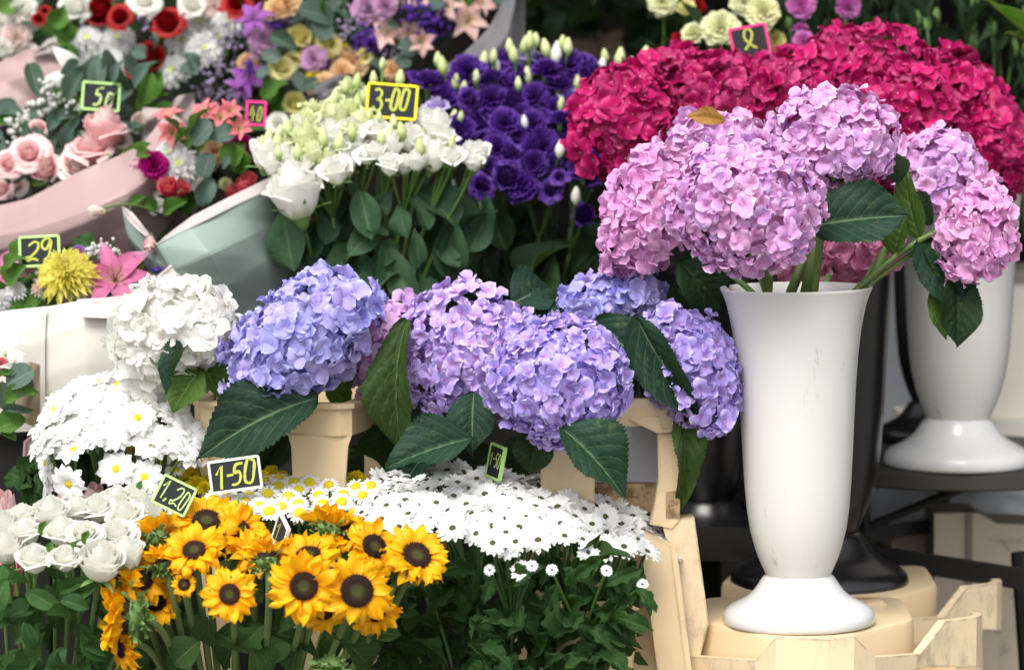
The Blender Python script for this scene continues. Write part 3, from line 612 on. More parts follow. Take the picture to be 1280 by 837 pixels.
# ---------------- upturned cream buckets under the vases ----------------
ZB = at(998.5, 781, 0).z + .0005; ZB = (at(998.5, 773, 0) - Vector((0, 0, (781 - 776) * S(0)))).z - .0005
def upturned(label, dx, dy):
    o = thing('upturned_bucket', label, 'bucket', (at(1000, 800, 0).x + dx, .05 + dy, ZB - .2), 'upturned cream buckets')
    w = lambda px, Y: (at(px, 780, Y).x + dx, Y + dy)
    plan = round_plan([w(852, .05), w(962, -.108), w(1052, -.108), w(1144, .03), w(1128, .22), w(880, .22)], .022)
    m = MB(); slab(m, plan, ZB - .30, ZB, .007); part('base_block', autosmooth(m.mesh('base_block', X['creamp']), 40), o)
    zl = lambda py, Y, px: at(px, py, Y).z
    rim = [(838, 817, .0), (856, 819, -.01), (944, 825, -.115), (969, 796, -.135), (1036, 799, -.15), (1068, 795, -.145), (1094, 821, -.12), (1151, 817, -.035), (1182, 776, .0), (1221, 771, .035), (1228, 768, .06), (1226, 764, .11), (1210, 800, .14), (1195, 796, .18)]
    pts = []
    for px, py, Y in rim: p = at(px, py, Y); pts.append((p.x + dx, p.y + dy, p.z, at(px, 846, -.02).z if px < 1100 else at(px, 833, Y).z))
    m = MB(); wall_strip(m, pts, .014); part('rim', autosmooth(m.mesh('rim', X['creamd'], False), 10), o)
    m = MB(); slab(m, round_plan([w(858, .06), w(966, -.10), w(1060, -.10), w(1206, .05), w(1190, .2), w(880, .2)], .02), ZB - .36, ZB - .085, .004); part('lower_body', m.mesh('lower_body', X['creamp'], False), o)
upturned('upturned cream bucket with notched rim under the tall white vase', 0, 0)
upturned('upturned cream bucket behind, carrying the black vase', .068, .29)
# ---------------- cream stands that hold the blue hydrangeas ----------------
def pprism(m, poly, Y0, Y1, mat=0):
    q = [at(a, b, Y0) for a, b in poly]; m.prism([(p.x, p.z) for p in q], Y0, Y1, mat)
t = thing('flower_stand', 'cream plastic bucket with posts under the bluest hydrangea', 'bucket', at(400, 837, .05), 'cream plastic buckets')
m = MB(); pts = [(*at(px, 500, Y).xy, at(400, 503, 0).z, at(400, 543, 0).z) for px, Y in ((243, .03), (250, .015), (425, -.018), (440, -.01), (470, .10), (474, .2), (290, .24), (258, .12))]
wall_strip(m, pts, .012, True); part('rim', autosmooth(m.mesh('rim', X['creamp'], False), 30), t)
m = MB(); pts = [(*at(px, 500, Y).xy, at(400, 502, 0).z, at(400, 509, 0).z) for px, Y in ((241, .03), (249, .009), (426, -.025), (443, -.014), (473, .10), (477, .205), (288, .246), (255, .12))]
wall_strip(m, pts, .016, True); part('rim_lip', m.mesh('rim_lip', X['creamp'], False), t)
for poly, Y in (([(360, 543), (440, 543), (435, 558), (432, 600), (431, 860), (367, 860), (366, 600), (364, 558)], -.012), ([(243, 543), (300, 543), (294, 560), (292, 860), (250, 860), (249, 560)], .03), ([(455, 543), (476, 543), (472, 860), (458, 860)], .18)):
    m = MB(); pprism(m, poly, Y, Y + .035); part('post', m.mesh('post', X['creamp'], False), t)
t = thing('flower_stand', 'tall cream plastic stand with torn label beside the white daisies', 'bucket', at(770, 837, .05), 'cream plastic buckets')
m = MB(); pprism(m, [(770, 501), (840, 499), (856, 540), (822, 541), (812, 532), (785, 533), (720, 534), (676, 536), (678, 505)], -.02, .015); part('rim', m.mesh('rim', X['creamp'], False), t)
m = MB(); pprism(m, [(786, 524), (822, 520), (829, 536), (856, 536), (856, 540), (821, 541)], -.026, -.018); part('rim_lip', m.mesh('rim_lip', X['creamp'], False), t)
m = MB(); pprism(m, [(676, 537), (742, 535), (744, 560), (742, 700), (676, 700)], -.012, .02); part('side_panel', m.mesh('side_panel', X['creamp'], False), t)
m = MB(); pprism(m, [(822, 541), (853, 541), (849, 650), (840, 660), (812, 655), (818, 630), (823, 600)], -.018, .012); part('post', m.mesh('post', X['creamp'], False), t)
m = MB(); pprism(m, [(853.5, 532), (868, 534), (864, 588), (851, 588)], .0, .09); part('side_post', m.mesh('side_post', X['creamd'], False), t)
m = MB(); pprism(m, [(736, 534), (826, 534), (826, 604), (736, 604)], .05, .056); part('inner_board', m.mesh('inner_board', X['greybd'], False), t)
m = MB(); pprism(m, [(736, 604.5), (826, 604.5), (826, 640), (736, 640)], .03, .09); part('inner_ledge', m.mesh('inner_ledge', X['label'], False), t)
m = MB(); pprism(m, [(832.5, 615), (850, 612), (850, 646), (832.5, 647)], -.0205, -.019); part('torn_label', m.mesh('torn_label', X['label'], False), t)
t = thing('flower_stand', 'splayed cream bucket leg below the torn label stand', 'bucket', at(840, 850, .05), 'cream plastic buckets')
m = MB(); pprism(m, [(798, 662), (846, 686), (867, 855), (824, 855), (812, 760)], -.05, -.02); pprism(m, [(838, 682), (846, 686), (867, 855), (860, 855)], -.053, -.0505); part('front_leg', m.mesh('front_leg', X['creamp'], False), t)
m = MB(); pprism(m, [(826, 650), (868, 646), (886, 778), (866, 855), (852, 740)], -.015, .02); part('side_leg', m.mesh('side_leg', X['creamd'], False), t)
m = MB(); pprism(m, [(640, 662), (797, 662), (812, 760), (823, 855), (640, 855)], .02, .05); part('back_panel', m.mesh('back_panel', X['creamp'], False), t)
P = at(752, 905, -.10); s = S(-.12); t = thing('flower_bucket', 'round cream bucket holding the small white daisies', 'bucket', P, 'cream plastic buckets')
m = MB(); m.lathe([(.001, 0), (48 * s, 0), (52 * s, 10 * s), (66 * s, 158 * s), (69 * s, 160 * s), (70 * s, 168 * s), (67 * s, 169 * s), (63 * s, 158 * s), (48 * s, 12 * s), (.001, 10 * s)], 48, 0, Matrix.Translation(P - Vector((18 * s, 0, 0)))); part('shell', autosmooth(m.mesh('shell', X['creamp']), 40), t)
# ---------------- black table, rack, crates behind ----------------
tz = at(1197, 581, .6).z - .0005; TC = (at(1190, 580, .76).x, .76)
t = thing('round_table', 'round black table with cross rails carrying the rear white vase', 'table', (TC[0], TC[1], 0))
m = MB(); m.lathe([(.001, 0), (.262, 0), (.268, .003), (.268, .022), (.262, .026), (.001, .026)], 72, 0, Matrix.Translation((TC[0], TC[1], tz - .026))); part('table_top', autosmooth(m.mesh('table_top', X['tabletop']), 40), t)
def bar(name, a, b, r, parent, mat='metal', k=4):
    m = MB(); m.tube([at(*a), at(*b)], r, k); part(name, m.mesh(name, X[mat], False), parent)
bar('rail', (1040, 686, .62), (1310, 728, .42), .021, t); bar('brace', (1060, 668, .7), (1212, 606, .74), .007, t, k=8); bar('brace', (1040, 672, .8), (1175, 655, .85), .014, t)
bar('leg', (1080, 608, .7), (1080, 900, .72), .010, t, k=8); bar('leg', (1275, 690, .55), (1290, 900, .55), .014, t, k=8); bar('leg', (1180, 612, .98), (1180, 900, .98), .010, t, k=8)
t = thing('plant_rack', 'low black rack between the cream stand and white vase', 'rack', at(890, 600, .75))
m = MB(); pprism(m, [(800, 566), (960, 566), (960, 595), (800, 595)], .70, .95); part('shelf', m.mesh('shelf', X['tabletop'], False), t)
m = MB(); pprism(m, [(800, 655), (1010, 662), (1010, 702), (800, 700)], .5, .8); part('lower_shelf', m.mesh('lower_shelf', X['gloss'], False), t)
bar('upright', (945, 560, .8), (945, 900, .8), .012, t)
def crate(label, poly, Y0, Y1, mat, grp='crates behind the vases', name='crate', extra=()):
    t = thing(name, label, 'crate', at(*poly[0], Y0), grp); m = MB(); pprism(m, poly, Y0, Y1); part('side_panel', m.mesh('side_panel', X[mat], False), t)
    for nm, pl, a, b, mt in extra: m = MB(); pprism(m, pl, a, b); part(nm, m.mesh(nm, X[mt], False), t)
crate('cream crate toned for shade with stained side under the round table', [(1168, 641), (1222, 641), (1246, 654), (1300, 656), (1300, 900), (1167, 900)], .78, .9, 'creamshade', extra=[('corner_rib', [(1208, 643), (1216, 643), (1216, 900), (1208, 900)], .775, .779, 'card')])
crate('cream crate edge behind the black rail of the round table', [(1115, 676), (1122, 670), (1166, 668), (1166, 760), (1112, 760)], .95, 1.1, 'creamshade')
crate('grey cardboard box behind the black vase foot', [(868, 704), (930, 696), (930, 800), (868, 800)], .8, .95, 'card', name='cardboard_box')
crate('off white bucket with scuffs beyond the rear white vase', [(1236, 352), (1310, 350), (1310, 524), (1236, 524)], 1.1, 1.3, 'offw', extra=[('ledge', [(1230, 524.5), (1310, 525), (1310, 545), (1230, 546)], 1.05, 1.3, 'offw'), ('lower_part', [(1236, 547), (1268, 547), (1268, 560), (1310, 560), (1310, 600), (1236, 600)], 1.08, 1.3, 'offw'), ('top_band', [(1236, 340), (1310, 338), (1310, 349.5), (1236, 351.5)], 1.09, 1.3, 'card')])
crate('small off white box behind the rear vase foot', [(1124, 516), (1152, 516), (1160, 522), (1160, 580), (1124, 580)], .98, 1.08, 'offw')
crate('pale grey panel standing in for background light between two black vases', [(1088, 330), (1150, 330), (1146, 545), (1090, 545)], 1.25, 1.4, 'greybd')  # pale panel paints the background light showing through the gap
crate('brown carton on the dark rear shelf', [(752, 40), (800, 36), (806, 76), (750, 78)], 1.6, 1.8, 'brownb', 'boxes on the rear shelf', 'carton')
crate('grey box on the dark rear shelf', [(806, 40), (842, 38), (852, 74), (808, 76)], 1.55, 1.8, 'greybd', 'boxes on the rear shelf', 'carton')
crate('long dark brown carton on the rear shelf', [(690, 48), (750, 50), (748, 78), (692, 78)], 1.62, 1.8, 'brownb', 'boxes on the rear shelf', 'carton')
t = thing('plastic_bag', 'crumpled grey plastic film bundle under the round table', 'plastic bag', at(1160, 650, .95))
m = MB(); m.ball((0, 0, 0), (.19, .07, .055), 18, 30); q = m.V[-1]; q += RNG.normal(0, .004, q.shape); q[:, 2] += .010 * np.sin(q[:, 0] * 60) * np.cos(q[:, 1] * 70); m.V[-1] = q + np.array(at(1170, 642, 1.05)); part('film', m.mesh('film', X['bag']), t)
t = thing('black_crate', 'black plastic crate under the white paper bouquet', 'crate', at(0, 640, .25))
m = MB(); pprism(m, [(-60, 548), (62, 542), (62, 860), (-60, 860)], .28, .34); part('side_panel', m.mesh('side_panel', X['blackp'], False), t)
t = thing('plastic_tub', 'off white tub with pink rim behind the large daisies', 'tub', at(60, 620, .2))
m = MB(); pprism(m, [(33, 552), (45, 546), (110, 546), (110, 622), (32, 625), (29, 612)], .16, .26); part('shell', m.mesh('shell', X['offw'], False), t)
X['pinkr'] = solid_mat('pink_plastic', (.62, .36, .38), .5)
m = MB(); m.tube([at(28, 612, .155), at(32, 552, .155), at(44, 543, .155), at(112, 542, .155)], .003, 6); part('rim', m.mesh('rim', X['pinkr']), t)
# ---------------- price signs ----------------
X['slate'] = solid_mat('chalkboard', (.016, .019, .021), .85, (.030, .034, .037), 5, spec=.15)
X['slate2'] = solid_mat('faded_chalkboard', (.022, .019, .022), .85, (.034, .030, .034), 5, spec=.15)
for k, c in dict(chalk=(.46, .48, .06), chalkg=(.50, .62, .22), fyellow=(.88, .70, .01), fgreen=(.42, .68, .22), fwhite=(.82, .82, .76), fpink=(.72, .02, .22)).items(): X[k] = solid_mat(k + '_paint', c, .7, tuple(v * .75 for v in c), 60)
D = {'1': [[(.0, .62), (.55, 1), (.32, 0)]], '3': [[(.1, .92), (.4, 1), (.7, .85), (.55, .6), (.3, .54), (.62, .5), (.75, .25), (.5, .02), (.15, .04), (0, .2)]],
     '4': [[(.55, 1), (.1, .35), (.9, .42)], [(.7, .75), (.55, -.05)]], '0': [[(.5, 1), (.8, .92), (.82, .7), (.6, .1), (.35, 0), (.12, .12), (.2, .55), (.4, .95), (.5, 1)]], '5': [[(.95, 1), (.45, .95), (.3, .58), (.6, .62), (.72, .4), (.55, .1), (.2, 0), (.05, .06)]],
     '2': [[(.25, .8), (.6, 1), (.85, .9), (.75, .55), (.3, .2), (.1, .22), (.15, .02), (.5, .12), (.8, .02)]], '9': [[(.85, .85), (.6, 1), (.25, .85), (.2, .55), (.5, .45), (.85, .9), (.75, .4), (.6, .05), (.3, -.1)]],
     '-': [[(.0, .5), (1, .56)]], ',': [[(.5, .15), (.2, -.2)]], 'r': [[(.1, .0), (.55, .32), (.82, .72), (.62, 1), (.3, .9), (.24, .55), (.6, .2), (.98, .0)]],
     'm': [[(0, .1), (.15, .9), (.25, .2), (.45, .95), (.55, .15), (.75, .9), (.8, .1)]], 'k': [[(.1, 1), (.1, 0)], [(.7, .9), (.15, .5), (.8, .1), (1.4, .15)]]}
def sign(label, c, w, h, roll, yaw, Y, fr, text, chalk='chalk', pitch=.12, board='slate', spike=True, sw=.027):
    P = at(*c, Y); s = S(Y); t = thing('price_sign', label, 'price sign', P, 'chalkboard price signs')
    F = Matrix((RT, UP, -FWD)).transposed().to_4x4() @ Matrix.Rotation(yaw, 4, 'Y') @ Matrix.Rotation(-pitch, 4, 'X') @ Matrix.Rotation(roll, 4, 'Z') @ Matrix.Scale(s, 4); F.translation = P
    m = MB(); m.box((0, 0, 0), (w - 3, h - 3, 2.4)); part('board', m.mesh('board', X[board], False), t, F)
    m = MB(); b = 3.1
    for (x, y, dx, dy) in ((0, h / 2 - b / 2, w - 2 * b, b), (0, -h / 2 + b / 2, w - 2 * b, b), (-w / 2 + b / 2, 0, b, h - 2 * b), (w / 2 - b / 2, 0, b, h - 2 * b)): m.box((x, y, 0), (dx, dy, 4.4))
    for sx in (-1, 1):
        for sy in (-1, 1):
            cx, cy = sx * (w / 2 - b), sy * (h / 2 - b); q = [(0, 0)] + [(b * math.cos(a), b * math.sin(a)) for a in np.linspace(0, math.pi / 2, 5)]
            V = [(cx + sx * x, cy + sy * y, z) for z in (-2.2, 2.2) for x, y in q]; n = len(q); m.add(V, [tuple(range(n)), tuple(range(n, 2 * n))] + [(i, (i + 1) % n, n + (i + 1) % n, n + i) for i in range(n)])
    part('frame', autosmooth(m.mesh('frame', X[fr], False)), t, F)
    for ch, x, y, cw, chh in text:
        m = MB()
        for st in D[ch]:
            pts = np.array(st); tt = np.linspace(0, len(pts) - 1, max(2, (len(pts) - 1) * 4)) if len(pts) > 3 else np.arange(len(pts)); out = []
            for q in tt:
                i = min(int(q), len(pts) - 2); f = q - i; p0, p1, p2, p3 = pts[max(i - 1, 0)], pts[i], pts[i + 1], pts[min(i + 2, len(pts) - 1)]
                out.append(.5 * (2 * p1 + (p2 - p0) * f + (2 * p0 - 5 * p1 + 4 * p2 - p3) * f * f + (3 * p1 - p0 - 3 * p2 + p3) * f ** 3))
            V = []; out = [np.array(((x + p[0] * cw) * w, (y + p[1] * chh) * h)) for p in out]
            for i, p in enumerate(out):
                d = out[min(i + 1, len(out) - 1)] - out[max(i - 1, 0)]; d = d / (np.linalg.norm(d) + 1e-9); n_ = np.array((-d[1], d[0])) * w * sw * rr(.8, 1.15)
                V.append([(*(p - n_), 1.35), (*(p + n_), 1.35)])
            m.grid(np.array(V))
        part('chalk_digit' if ch.isdigit() else 'chalk_mark', m.mesh('chalk_mark', X[chalk], False), t, F)
    if spike: m = MB(); m.box((0, -h / 2 - 20, -1), (2.2, 40, 1.6)); part('spike', m.mesh('spike', X['stem'], False), t, F)
sign('yellow framed price sign reading 3-00 above the white lisianthus', (490, 127), 64, 45, math.radians(-4.5), 0, .485, 'fyellow', [('3', -.36, -.3, .22, .62), ('-', -.13, -.03, .1, .1), ('0', -.04, -.24, .2, .6), ('0', .14, -.22, .22, .6)])
sign('white framed price sign reading 1-50 above the yellow button daisies', (294, 593), 66, 42, math.radians(8), 0, -.13, 'fwhite', [('1', -.36, -.38, .22, .7), ('-', -.16, -.1, .13, .2), ('5', -.09, -.3, .27, .62), ('0', .14, -.3, .30, .72)])
sign('green framed price sign reading 1,20 tilted among the white roses', (218, 619), 47, 40, math.radians(-26), 0, -.20, 'fgreen', [('1', -.38, -.25, .22, .62), (',', -.25, -.24, .18, .36), ('2', -.07, -.3, .3, .62), ('0', .2, -.34, .22, .62)], 'chalkg', sw=.02)
sign('green framed price sign reading 29 in the white paper bouquet', (49.5, 314), 52, 40, math.radians(3), 0, .335, 'fgreen', [('2', -.36, -.3, .4, .6), ('9', .0, -.22, .34, .62)])
sign('magenta framed sign with yellow loop behind the crimson hydrangeas', (938, 56), 48, 48, math.radians(11), 0, .62, 'fpink', [('r', -.2, -.12, .36, .54), ('m', .12, -.44, .2, .18), ('k', .34, -.44, .12, .18)], 'chalk', board='slate2')
sign('small green framed price sign turned sideways in the white daisies', (620, 577), 40, 44, math.radians(-9), math.radians(-62), -.04, 'fgreen', [('1', -.36, -.15, .2, .4), ('-', -.16, .02, .1, .1), ('5', -.04, -.15, .2, .4), ('0', .14, -.15, .24, .4)], 'chalkg')
sign('white framed sign seen nearly edge on among the sunflowers', (351, 667), 44, 40, math.radians(-28), math.radians(-66), -.24, 'fwhite', [('1', -.3, -.3, .3, .6)])
sign('green framed price sign half hidden by the pink rose bouquet', (126, 121), 48, 37, math.radians(-4), math.radians(10), .655, 'fgreen', [('5', -.2, -.3, .28, .6), ('0', .1, -.36, .26, .5)], 'chalkg')
sign('small magenta framed sign between the bouquets and white lisianthus', (320, 142), 26, 32, math.radians(-3), 0, .58, 'fpink', [('4', -.34, -.28, .34, .56), ('0', .04, -.3, .3, .56)], board='slate2', spike=False)
# ================= hydrangeas =================
VT = (998, 420, 0)
hy = {}
hy['blue'] = hydrangea('long blue hydrangea head above the cream bucket, bluest of the low row', (374, 424), -.02, 112, 66, 42, 'hyd_blue', 31, (400, 560, .08), 72)
hy['mauve'] = hydrangea('narrow pinkish mauve hydrangea head half behind a leaf', (487, 440), .05, 42, 72, -12, 'hyd_mauve', 27, (500, 560, .12), 50)
hy['lilac'] = hydrangea('big lilac hydrangea head directly behind the rounder purple one', (592, 442), .03, 98, 84, -14, 'hyd_lilac', 27, (600, 600, .14))
hy['purple'] = hydrangea('round purple hydrangea head nearest the small white daisies', (697, 475), -.10, 90, 80, -18, 'hyd_purple', 28, (700, 620, .08))
hy['flat'] = hydrangea('flat pale blue hydrangea head under the pink ones', (768, 375), .10, 72, 31, 4, 'hyd_blue', 30, (790, 560, .2), 60)
hy['side'] = hydrangea('violet hydrangea head hanging against the tall white vase', (866, 461), -.02, 84, 56, -62, 'hyd_purple', 27, (800, 560, .1))
hy['p1'] = hydrangea('tall pink hydrangea head drooping above the pale blue one', (808, 266), .06, 52, 86, -22, 'hyd_pink2', 33, VT, 66)
hy['p2'] = hydrangea('largest pink hydrangea head, in front of vase mouth', (932, 255), -.12, 92, 84, -12, 'hyd_pink', 28, (975, 440, 0), smat='stemh', sr=6.5)
hy['p3'] = hydrangea('pale pink hydrangea head against crimson flowers with big leaf below', (1040, 174), -.02, 80, 62, -14, 'hyd_pink', 29, (1010, 440, .0), smat='stemh', sr=6.5)
hy['p4'] = hydrangea('pale pink hydrangea head carrying a curled brown dead leaf', (892, 182), .14, 66, 42, 8, 'hyd_pink', 28, (980, 440, .02), smat='stemh')
hy['p5'] = hydrangea('pink hydrangea head tucked behind the lowest hanging pink one', (1174, 216), .22, 54, 50, -30, 'hyd_pink', 28, (1030, 440, .03))
hy['p6'] = hydrangea('deep pink hydrangea head hanging lowest over the rear white vase', (1221, 290), .0, 46, 64, -18, 'hyd_pink2', 27, None, 48)
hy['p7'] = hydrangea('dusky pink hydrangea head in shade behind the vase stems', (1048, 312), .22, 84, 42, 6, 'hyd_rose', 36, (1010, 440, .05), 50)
hy['w'] = hydrangea('white hydrangea head above the large white daisies', (216, 410), .02, 76, 62, 10, 'hyd_white', 37, (240, 560, .1), lump=.11)
mg = [('crimson hydrangea head nearest the purple lisianthus', 779, 152, .42, 72, 70, 10), ('crimson hydrangea head below the yellow loop sign', 866, 120, .50, 84, 60, 4), ('crimson hydrangea head just above the dead leaf', 916, 132, .44, 70, 52, -8),
      ('crimson hydrangea head between loop sign and topmost crimson one', 990, 122, .47, 74, 58, 0), ('topmost crimson hydrangea head, below the carnation stems', 1084, 98, .50, 84, 66, -12), ('crimson hydrangea head behind the palest pink hydrangea', 1128, 150, .42, 78, 66, -24),
      ('crimson hydrangea head on the far slope beside dark stems', 1190, 138, .52, 76, 70, -34), ('crimson hydrangea head at the end, above the lowest pink one', 1238, 186, .46, 56, 62, -40), ('crimson hydrangea head peeping between two pink ones', 1118, 212, .45, 46, 40, 0)]
for l, px, py, Y, rx, ry, dg in mg: hydrangea(l, (px, py), Y, rx, ry, dg, 'hyd_magenta', 32, (px * .35 + 1197 * .65, 330, .6), group='crimson hydrangeas', lump=.10)
def hl(h, p0, p1, w, face, mat='hl', v=None, label=None): leaf('hyd', mat, p0, p1, w, face, hy[h], v, 'leaf', label)
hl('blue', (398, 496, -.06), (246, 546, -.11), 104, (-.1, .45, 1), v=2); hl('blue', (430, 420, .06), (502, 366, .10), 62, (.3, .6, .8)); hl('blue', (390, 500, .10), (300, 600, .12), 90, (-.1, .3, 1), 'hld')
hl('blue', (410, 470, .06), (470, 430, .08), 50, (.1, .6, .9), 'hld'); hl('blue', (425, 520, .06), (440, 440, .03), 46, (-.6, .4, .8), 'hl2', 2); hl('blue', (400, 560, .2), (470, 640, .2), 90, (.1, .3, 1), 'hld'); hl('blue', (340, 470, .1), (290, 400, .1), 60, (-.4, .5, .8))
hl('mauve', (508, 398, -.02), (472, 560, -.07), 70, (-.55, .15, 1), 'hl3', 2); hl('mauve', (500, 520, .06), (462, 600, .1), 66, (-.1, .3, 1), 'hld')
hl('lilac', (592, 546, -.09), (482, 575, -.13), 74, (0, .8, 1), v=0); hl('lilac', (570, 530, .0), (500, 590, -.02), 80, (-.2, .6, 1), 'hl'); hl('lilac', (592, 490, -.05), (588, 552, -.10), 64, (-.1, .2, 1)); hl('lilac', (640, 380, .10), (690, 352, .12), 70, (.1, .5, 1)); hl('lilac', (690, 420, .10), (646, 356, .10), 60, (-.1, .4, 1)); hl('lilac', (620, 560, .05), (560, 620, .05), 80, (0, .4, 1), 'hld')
hl('purple', (700, 533, -.16), (786, 606, -.20), 84, (.15, .55, 1), v=1); hl('purple', (655, 545, .02), (640, 604, .03), 60, (-.2, .5, 1), 'hld'); hl('purple', (675, 540, -.08), (660, 590, -.09), 56, (0, .5, 1), 'hld'); hl('purple', (760, 480, .0), (800, 520, .02), 60, (.2, .5, 1), 'hld')
hl('flat', (742, 400, .02), (826, 470, -.02), 74, (-.15, .65, 1), v=0); hl('flat', (738, 392, .07), (800, 420, .04), 50, (0, .8, .9)); hl('flat', (716, 400, .09), (700, 370, .1), 50, (-.2, .6, 1))
hl('side', (795, 396, -.04), (862, 520, -.09), 64, (-.5, .35, 1), v=1); hl('side', (850, 500, -.02), (868, 628, -.06), 44, (.35, .2, 1), 'hl3', 2); hl('side', (900, 470, .04), (928, 500, .06), 44, (.4, .3, 1), 'hl'); hl('side', (840, 440, .02), (800, 490, .0), 50, (-.2, .5, 1), 'hld'); hl('side', (800, 480, .03), (850, 500, .02), 44, (.1, .7, 1), 'hl2')
hl('p1', (848, 325, .03), (906, 384, .04), 78, (.1, .3, 1), 'hld', 0); hl('p1', (840, 350, .06), (868, 400, .07), 60, (-.1, .4, 1), 'hld')
hl('p3', (1012, 283, -.05), (1134, 262, -.09), 96, (-.05, .45, 1), v=0); hl('p3', (1120, 230, .03), (1112, 185, .05), 40, (.2, .3, 1), 'hld')
hl('p5', (1150, 300, .05), (1122, 216, .04), 40, (-.5, .2, 1), 'hl2', 2); hl('p5', (1118, 320, .04), (1128, 262, .02), 40, (-.6, .1, .9), 'hl2', 1); hl('p5', (1130, 250, .08), (1172, 272, .08), 46, (.1, .5, 1), 'hld'); hl('p5', (1150, 300, .04), (1172, 376, .0), 26, (-.8, .1, .8), 'hl2', 2)
hl('p6', (1164, 292, .05), (1196, 388, -.02), 56, (-.5, .1, 1), 'hl', 1); hl('p6', (1196, 340, .01), (1200, 432, -.02), 60, (.2, .05, 1), 'hld', 0); hl('p6', (1178, 356, .03), (1176, 418, .0), 28, (-.5, .1, 1), 'hl2', 1)
m = MB(); m.tube(curve(at(1200, 283, .04), at(1150, 285, .04), at(1060, 372, .0), 12), [4.2 * S(0)] * 12, 10); m.tube(curve(at(1165, 300, .05), at(1140, 315, .04), at(1075, 365, .01), 10), [3 * S(0)] * 10, 8); part('stem', m.mesh('stem', X['stemh']), hy['p6'])
for a, b, r in (((1022, 300, .0), (1006, 372, .0), 7.5), ((1008, 318, .02), (986, 372, .01), 6.5), ((962, 330, .0), (960, 372, .01), 5.5), ((1105, 315, .02), (1078, 372, .02), 6.0)):
    m = MB(); m.tube([at(*a), at(*b)], r * S(0), 9); part('stem', m.mesh('stem', X['stemh']), hy['p3'])
hl('p4', (906, 152, .06), (866, 140, .04), 26, (.1, .35, 1), 'brown', 2, 'curled brown dead leaf')
hl('w', (243, 424, -.02), (198, 478, -.06), 32, (-.5, .5, .8), 'hl', 1); hl('w', (250, 462, .0), (214, 510, -.03), 58, (-.1, .5, 1), 'hl2', 0); hl('w', (248, 452, .02), (280, 494, .0), 42, (.3, .5, 1), 'hl2', 1); hl('w', (262, 440, .04), (292, 410, .06), 40, (.3, .5, 1))
for px, py, sz in ((180, 488, 40), (198, 470, 44), (165, 478, 36), (186, 506, 34)): put('floret', floret_mesh(X['hyd_white'], 1), hy['w'], px, py, .03, sz, (-.1, -.1, 1))
# ================= sunflowers =================
SB = (330, 900, .02)
def sb(px, Y=.0): return (300 + (px - 300) * .55, 890, Y)
for a in [
 ('round face-on sunflower with green-centred disc, first of the front three', 287, 742, -.36, 74, (-.05, .12, 1)), ('flat face-on sunflower between two others in the front row', 380, 732, -.37, 84, (-.05, .10, 1)), ('largest sunflower with wide dark disc facing the viewer', 446, 738, -.37, 92, (.12, .12, 1)),
 ('sunflower tilted up beneath the 1,20 sign with foreshortened disc', 243, 688, -.29, 76, (-.05, .75, .8)), ('small half-opened sunflower between the nodding and face-on ones', 230, 730, -.31, 42, (0, .25, 1), .5), ('sunflower turned sideways above the big nodding one', 177, 722, -.27, 74, (.75, .25, .8)),
 ('big nodding sunflower seen from its side and back, over the rose leaves', 156, 768, -.30, 112, (-.95, .05, .12)), ('yellow sunflower stretching toward the white daisies, petals spread flat', 520, 695, -.29, 84, (.32, .62, .8)), ('sunflower with half-shown disc above the largest one', 467, 683, -.27, 78, (.45, .45, .8)),
 ('drooping sunflower hanging below the two largest, petals folded', 405, 762, -.33, 66, (.2, -.55, .9)), ('sunflower peeping out under the largest one', 470, 765, -.32, 66, (.3, -.2, 1)), ('sunflower turned away showing green calyx near the edge-on sign', 412, 656, -.22, 72, (.15, .80, -.35)),
 ('upturned sunflower directly behind the flat face-on one', 386, 694, -.30, 84, (-.05, .9, .55)), ('sunflower seen from below with green calyx under the edge-on sign', 333, 696, -.30, 68, (-.15, .9, -.25)), ('topmost sunflower just below the 1-50 sign', 258, 652, -.20, 84, (.05, .75, .7)),
 ('sunflower showing its green back next to the white roses', 194, 668, -.22, 66, (-.35, .75, -.55)), ('small side-on sunflower with shaggy calyx above the half-opened one', 205, 700, -.27, 62, (-.3, .9, -.1)), ('sunflower half hidden behind the topmost one', 300, 662, -.20, 70, (.25, .45, .7)),
 ('sunflower glowing behind the ones near the white daisies', 436, 665, -.22, 70, (.2, .7, .6)), ('sunflower turned away low beside the daisy foliage', 502, 715, -.25, 62, (.5, .75, -.35)), ('sunflower folded over the top of the big nodding one', 150, 722, -.27, 76, (-.6, .55, .55)), ('sunflower hanging lowest at the edge beneath the big nodding one', 150, 808, -.28, 74, (-.75, -.35, .5)), ('sunflower squeezed between nodding one and the half-opened one', 196, 752, -.24, 66, (-.2, .3, .9)), ('sunflower deep in the bunch over the middle stems', 322, 690, -.22, 74, (.1, .6, .7)),
]: sunflower(*a[:6], sb(a[1]), rag=a[6] if len(a) > 6 else rr(.05, .4), short=.7 if a[4] < 50 else 1, cup=.75 if a[5][2] < .35 else (.15 if a[5][1] > .6 else 0))
sf = [o for o in COL.objects if o.name.startswith('sunflower')]
t = thing('sunflower', 'closed spiky green sunflower bud low among the stems', 'sunflower', at(412, 826, -.33), 'sunflowers in the front bunch')
put('calyx', calyx_mesh(), t, 412, 822, -.33, 66, (0, 1, .25)); put('calyx', calyx_mesh(), t, 412, 832, -.33, 80, (0, 1, .25)); m = MB(); m.tube([at(412, 835, -.33), at(405, 900, -.3)], .005, 8); part('stem', m.mesh('stem', X['stems']), t)
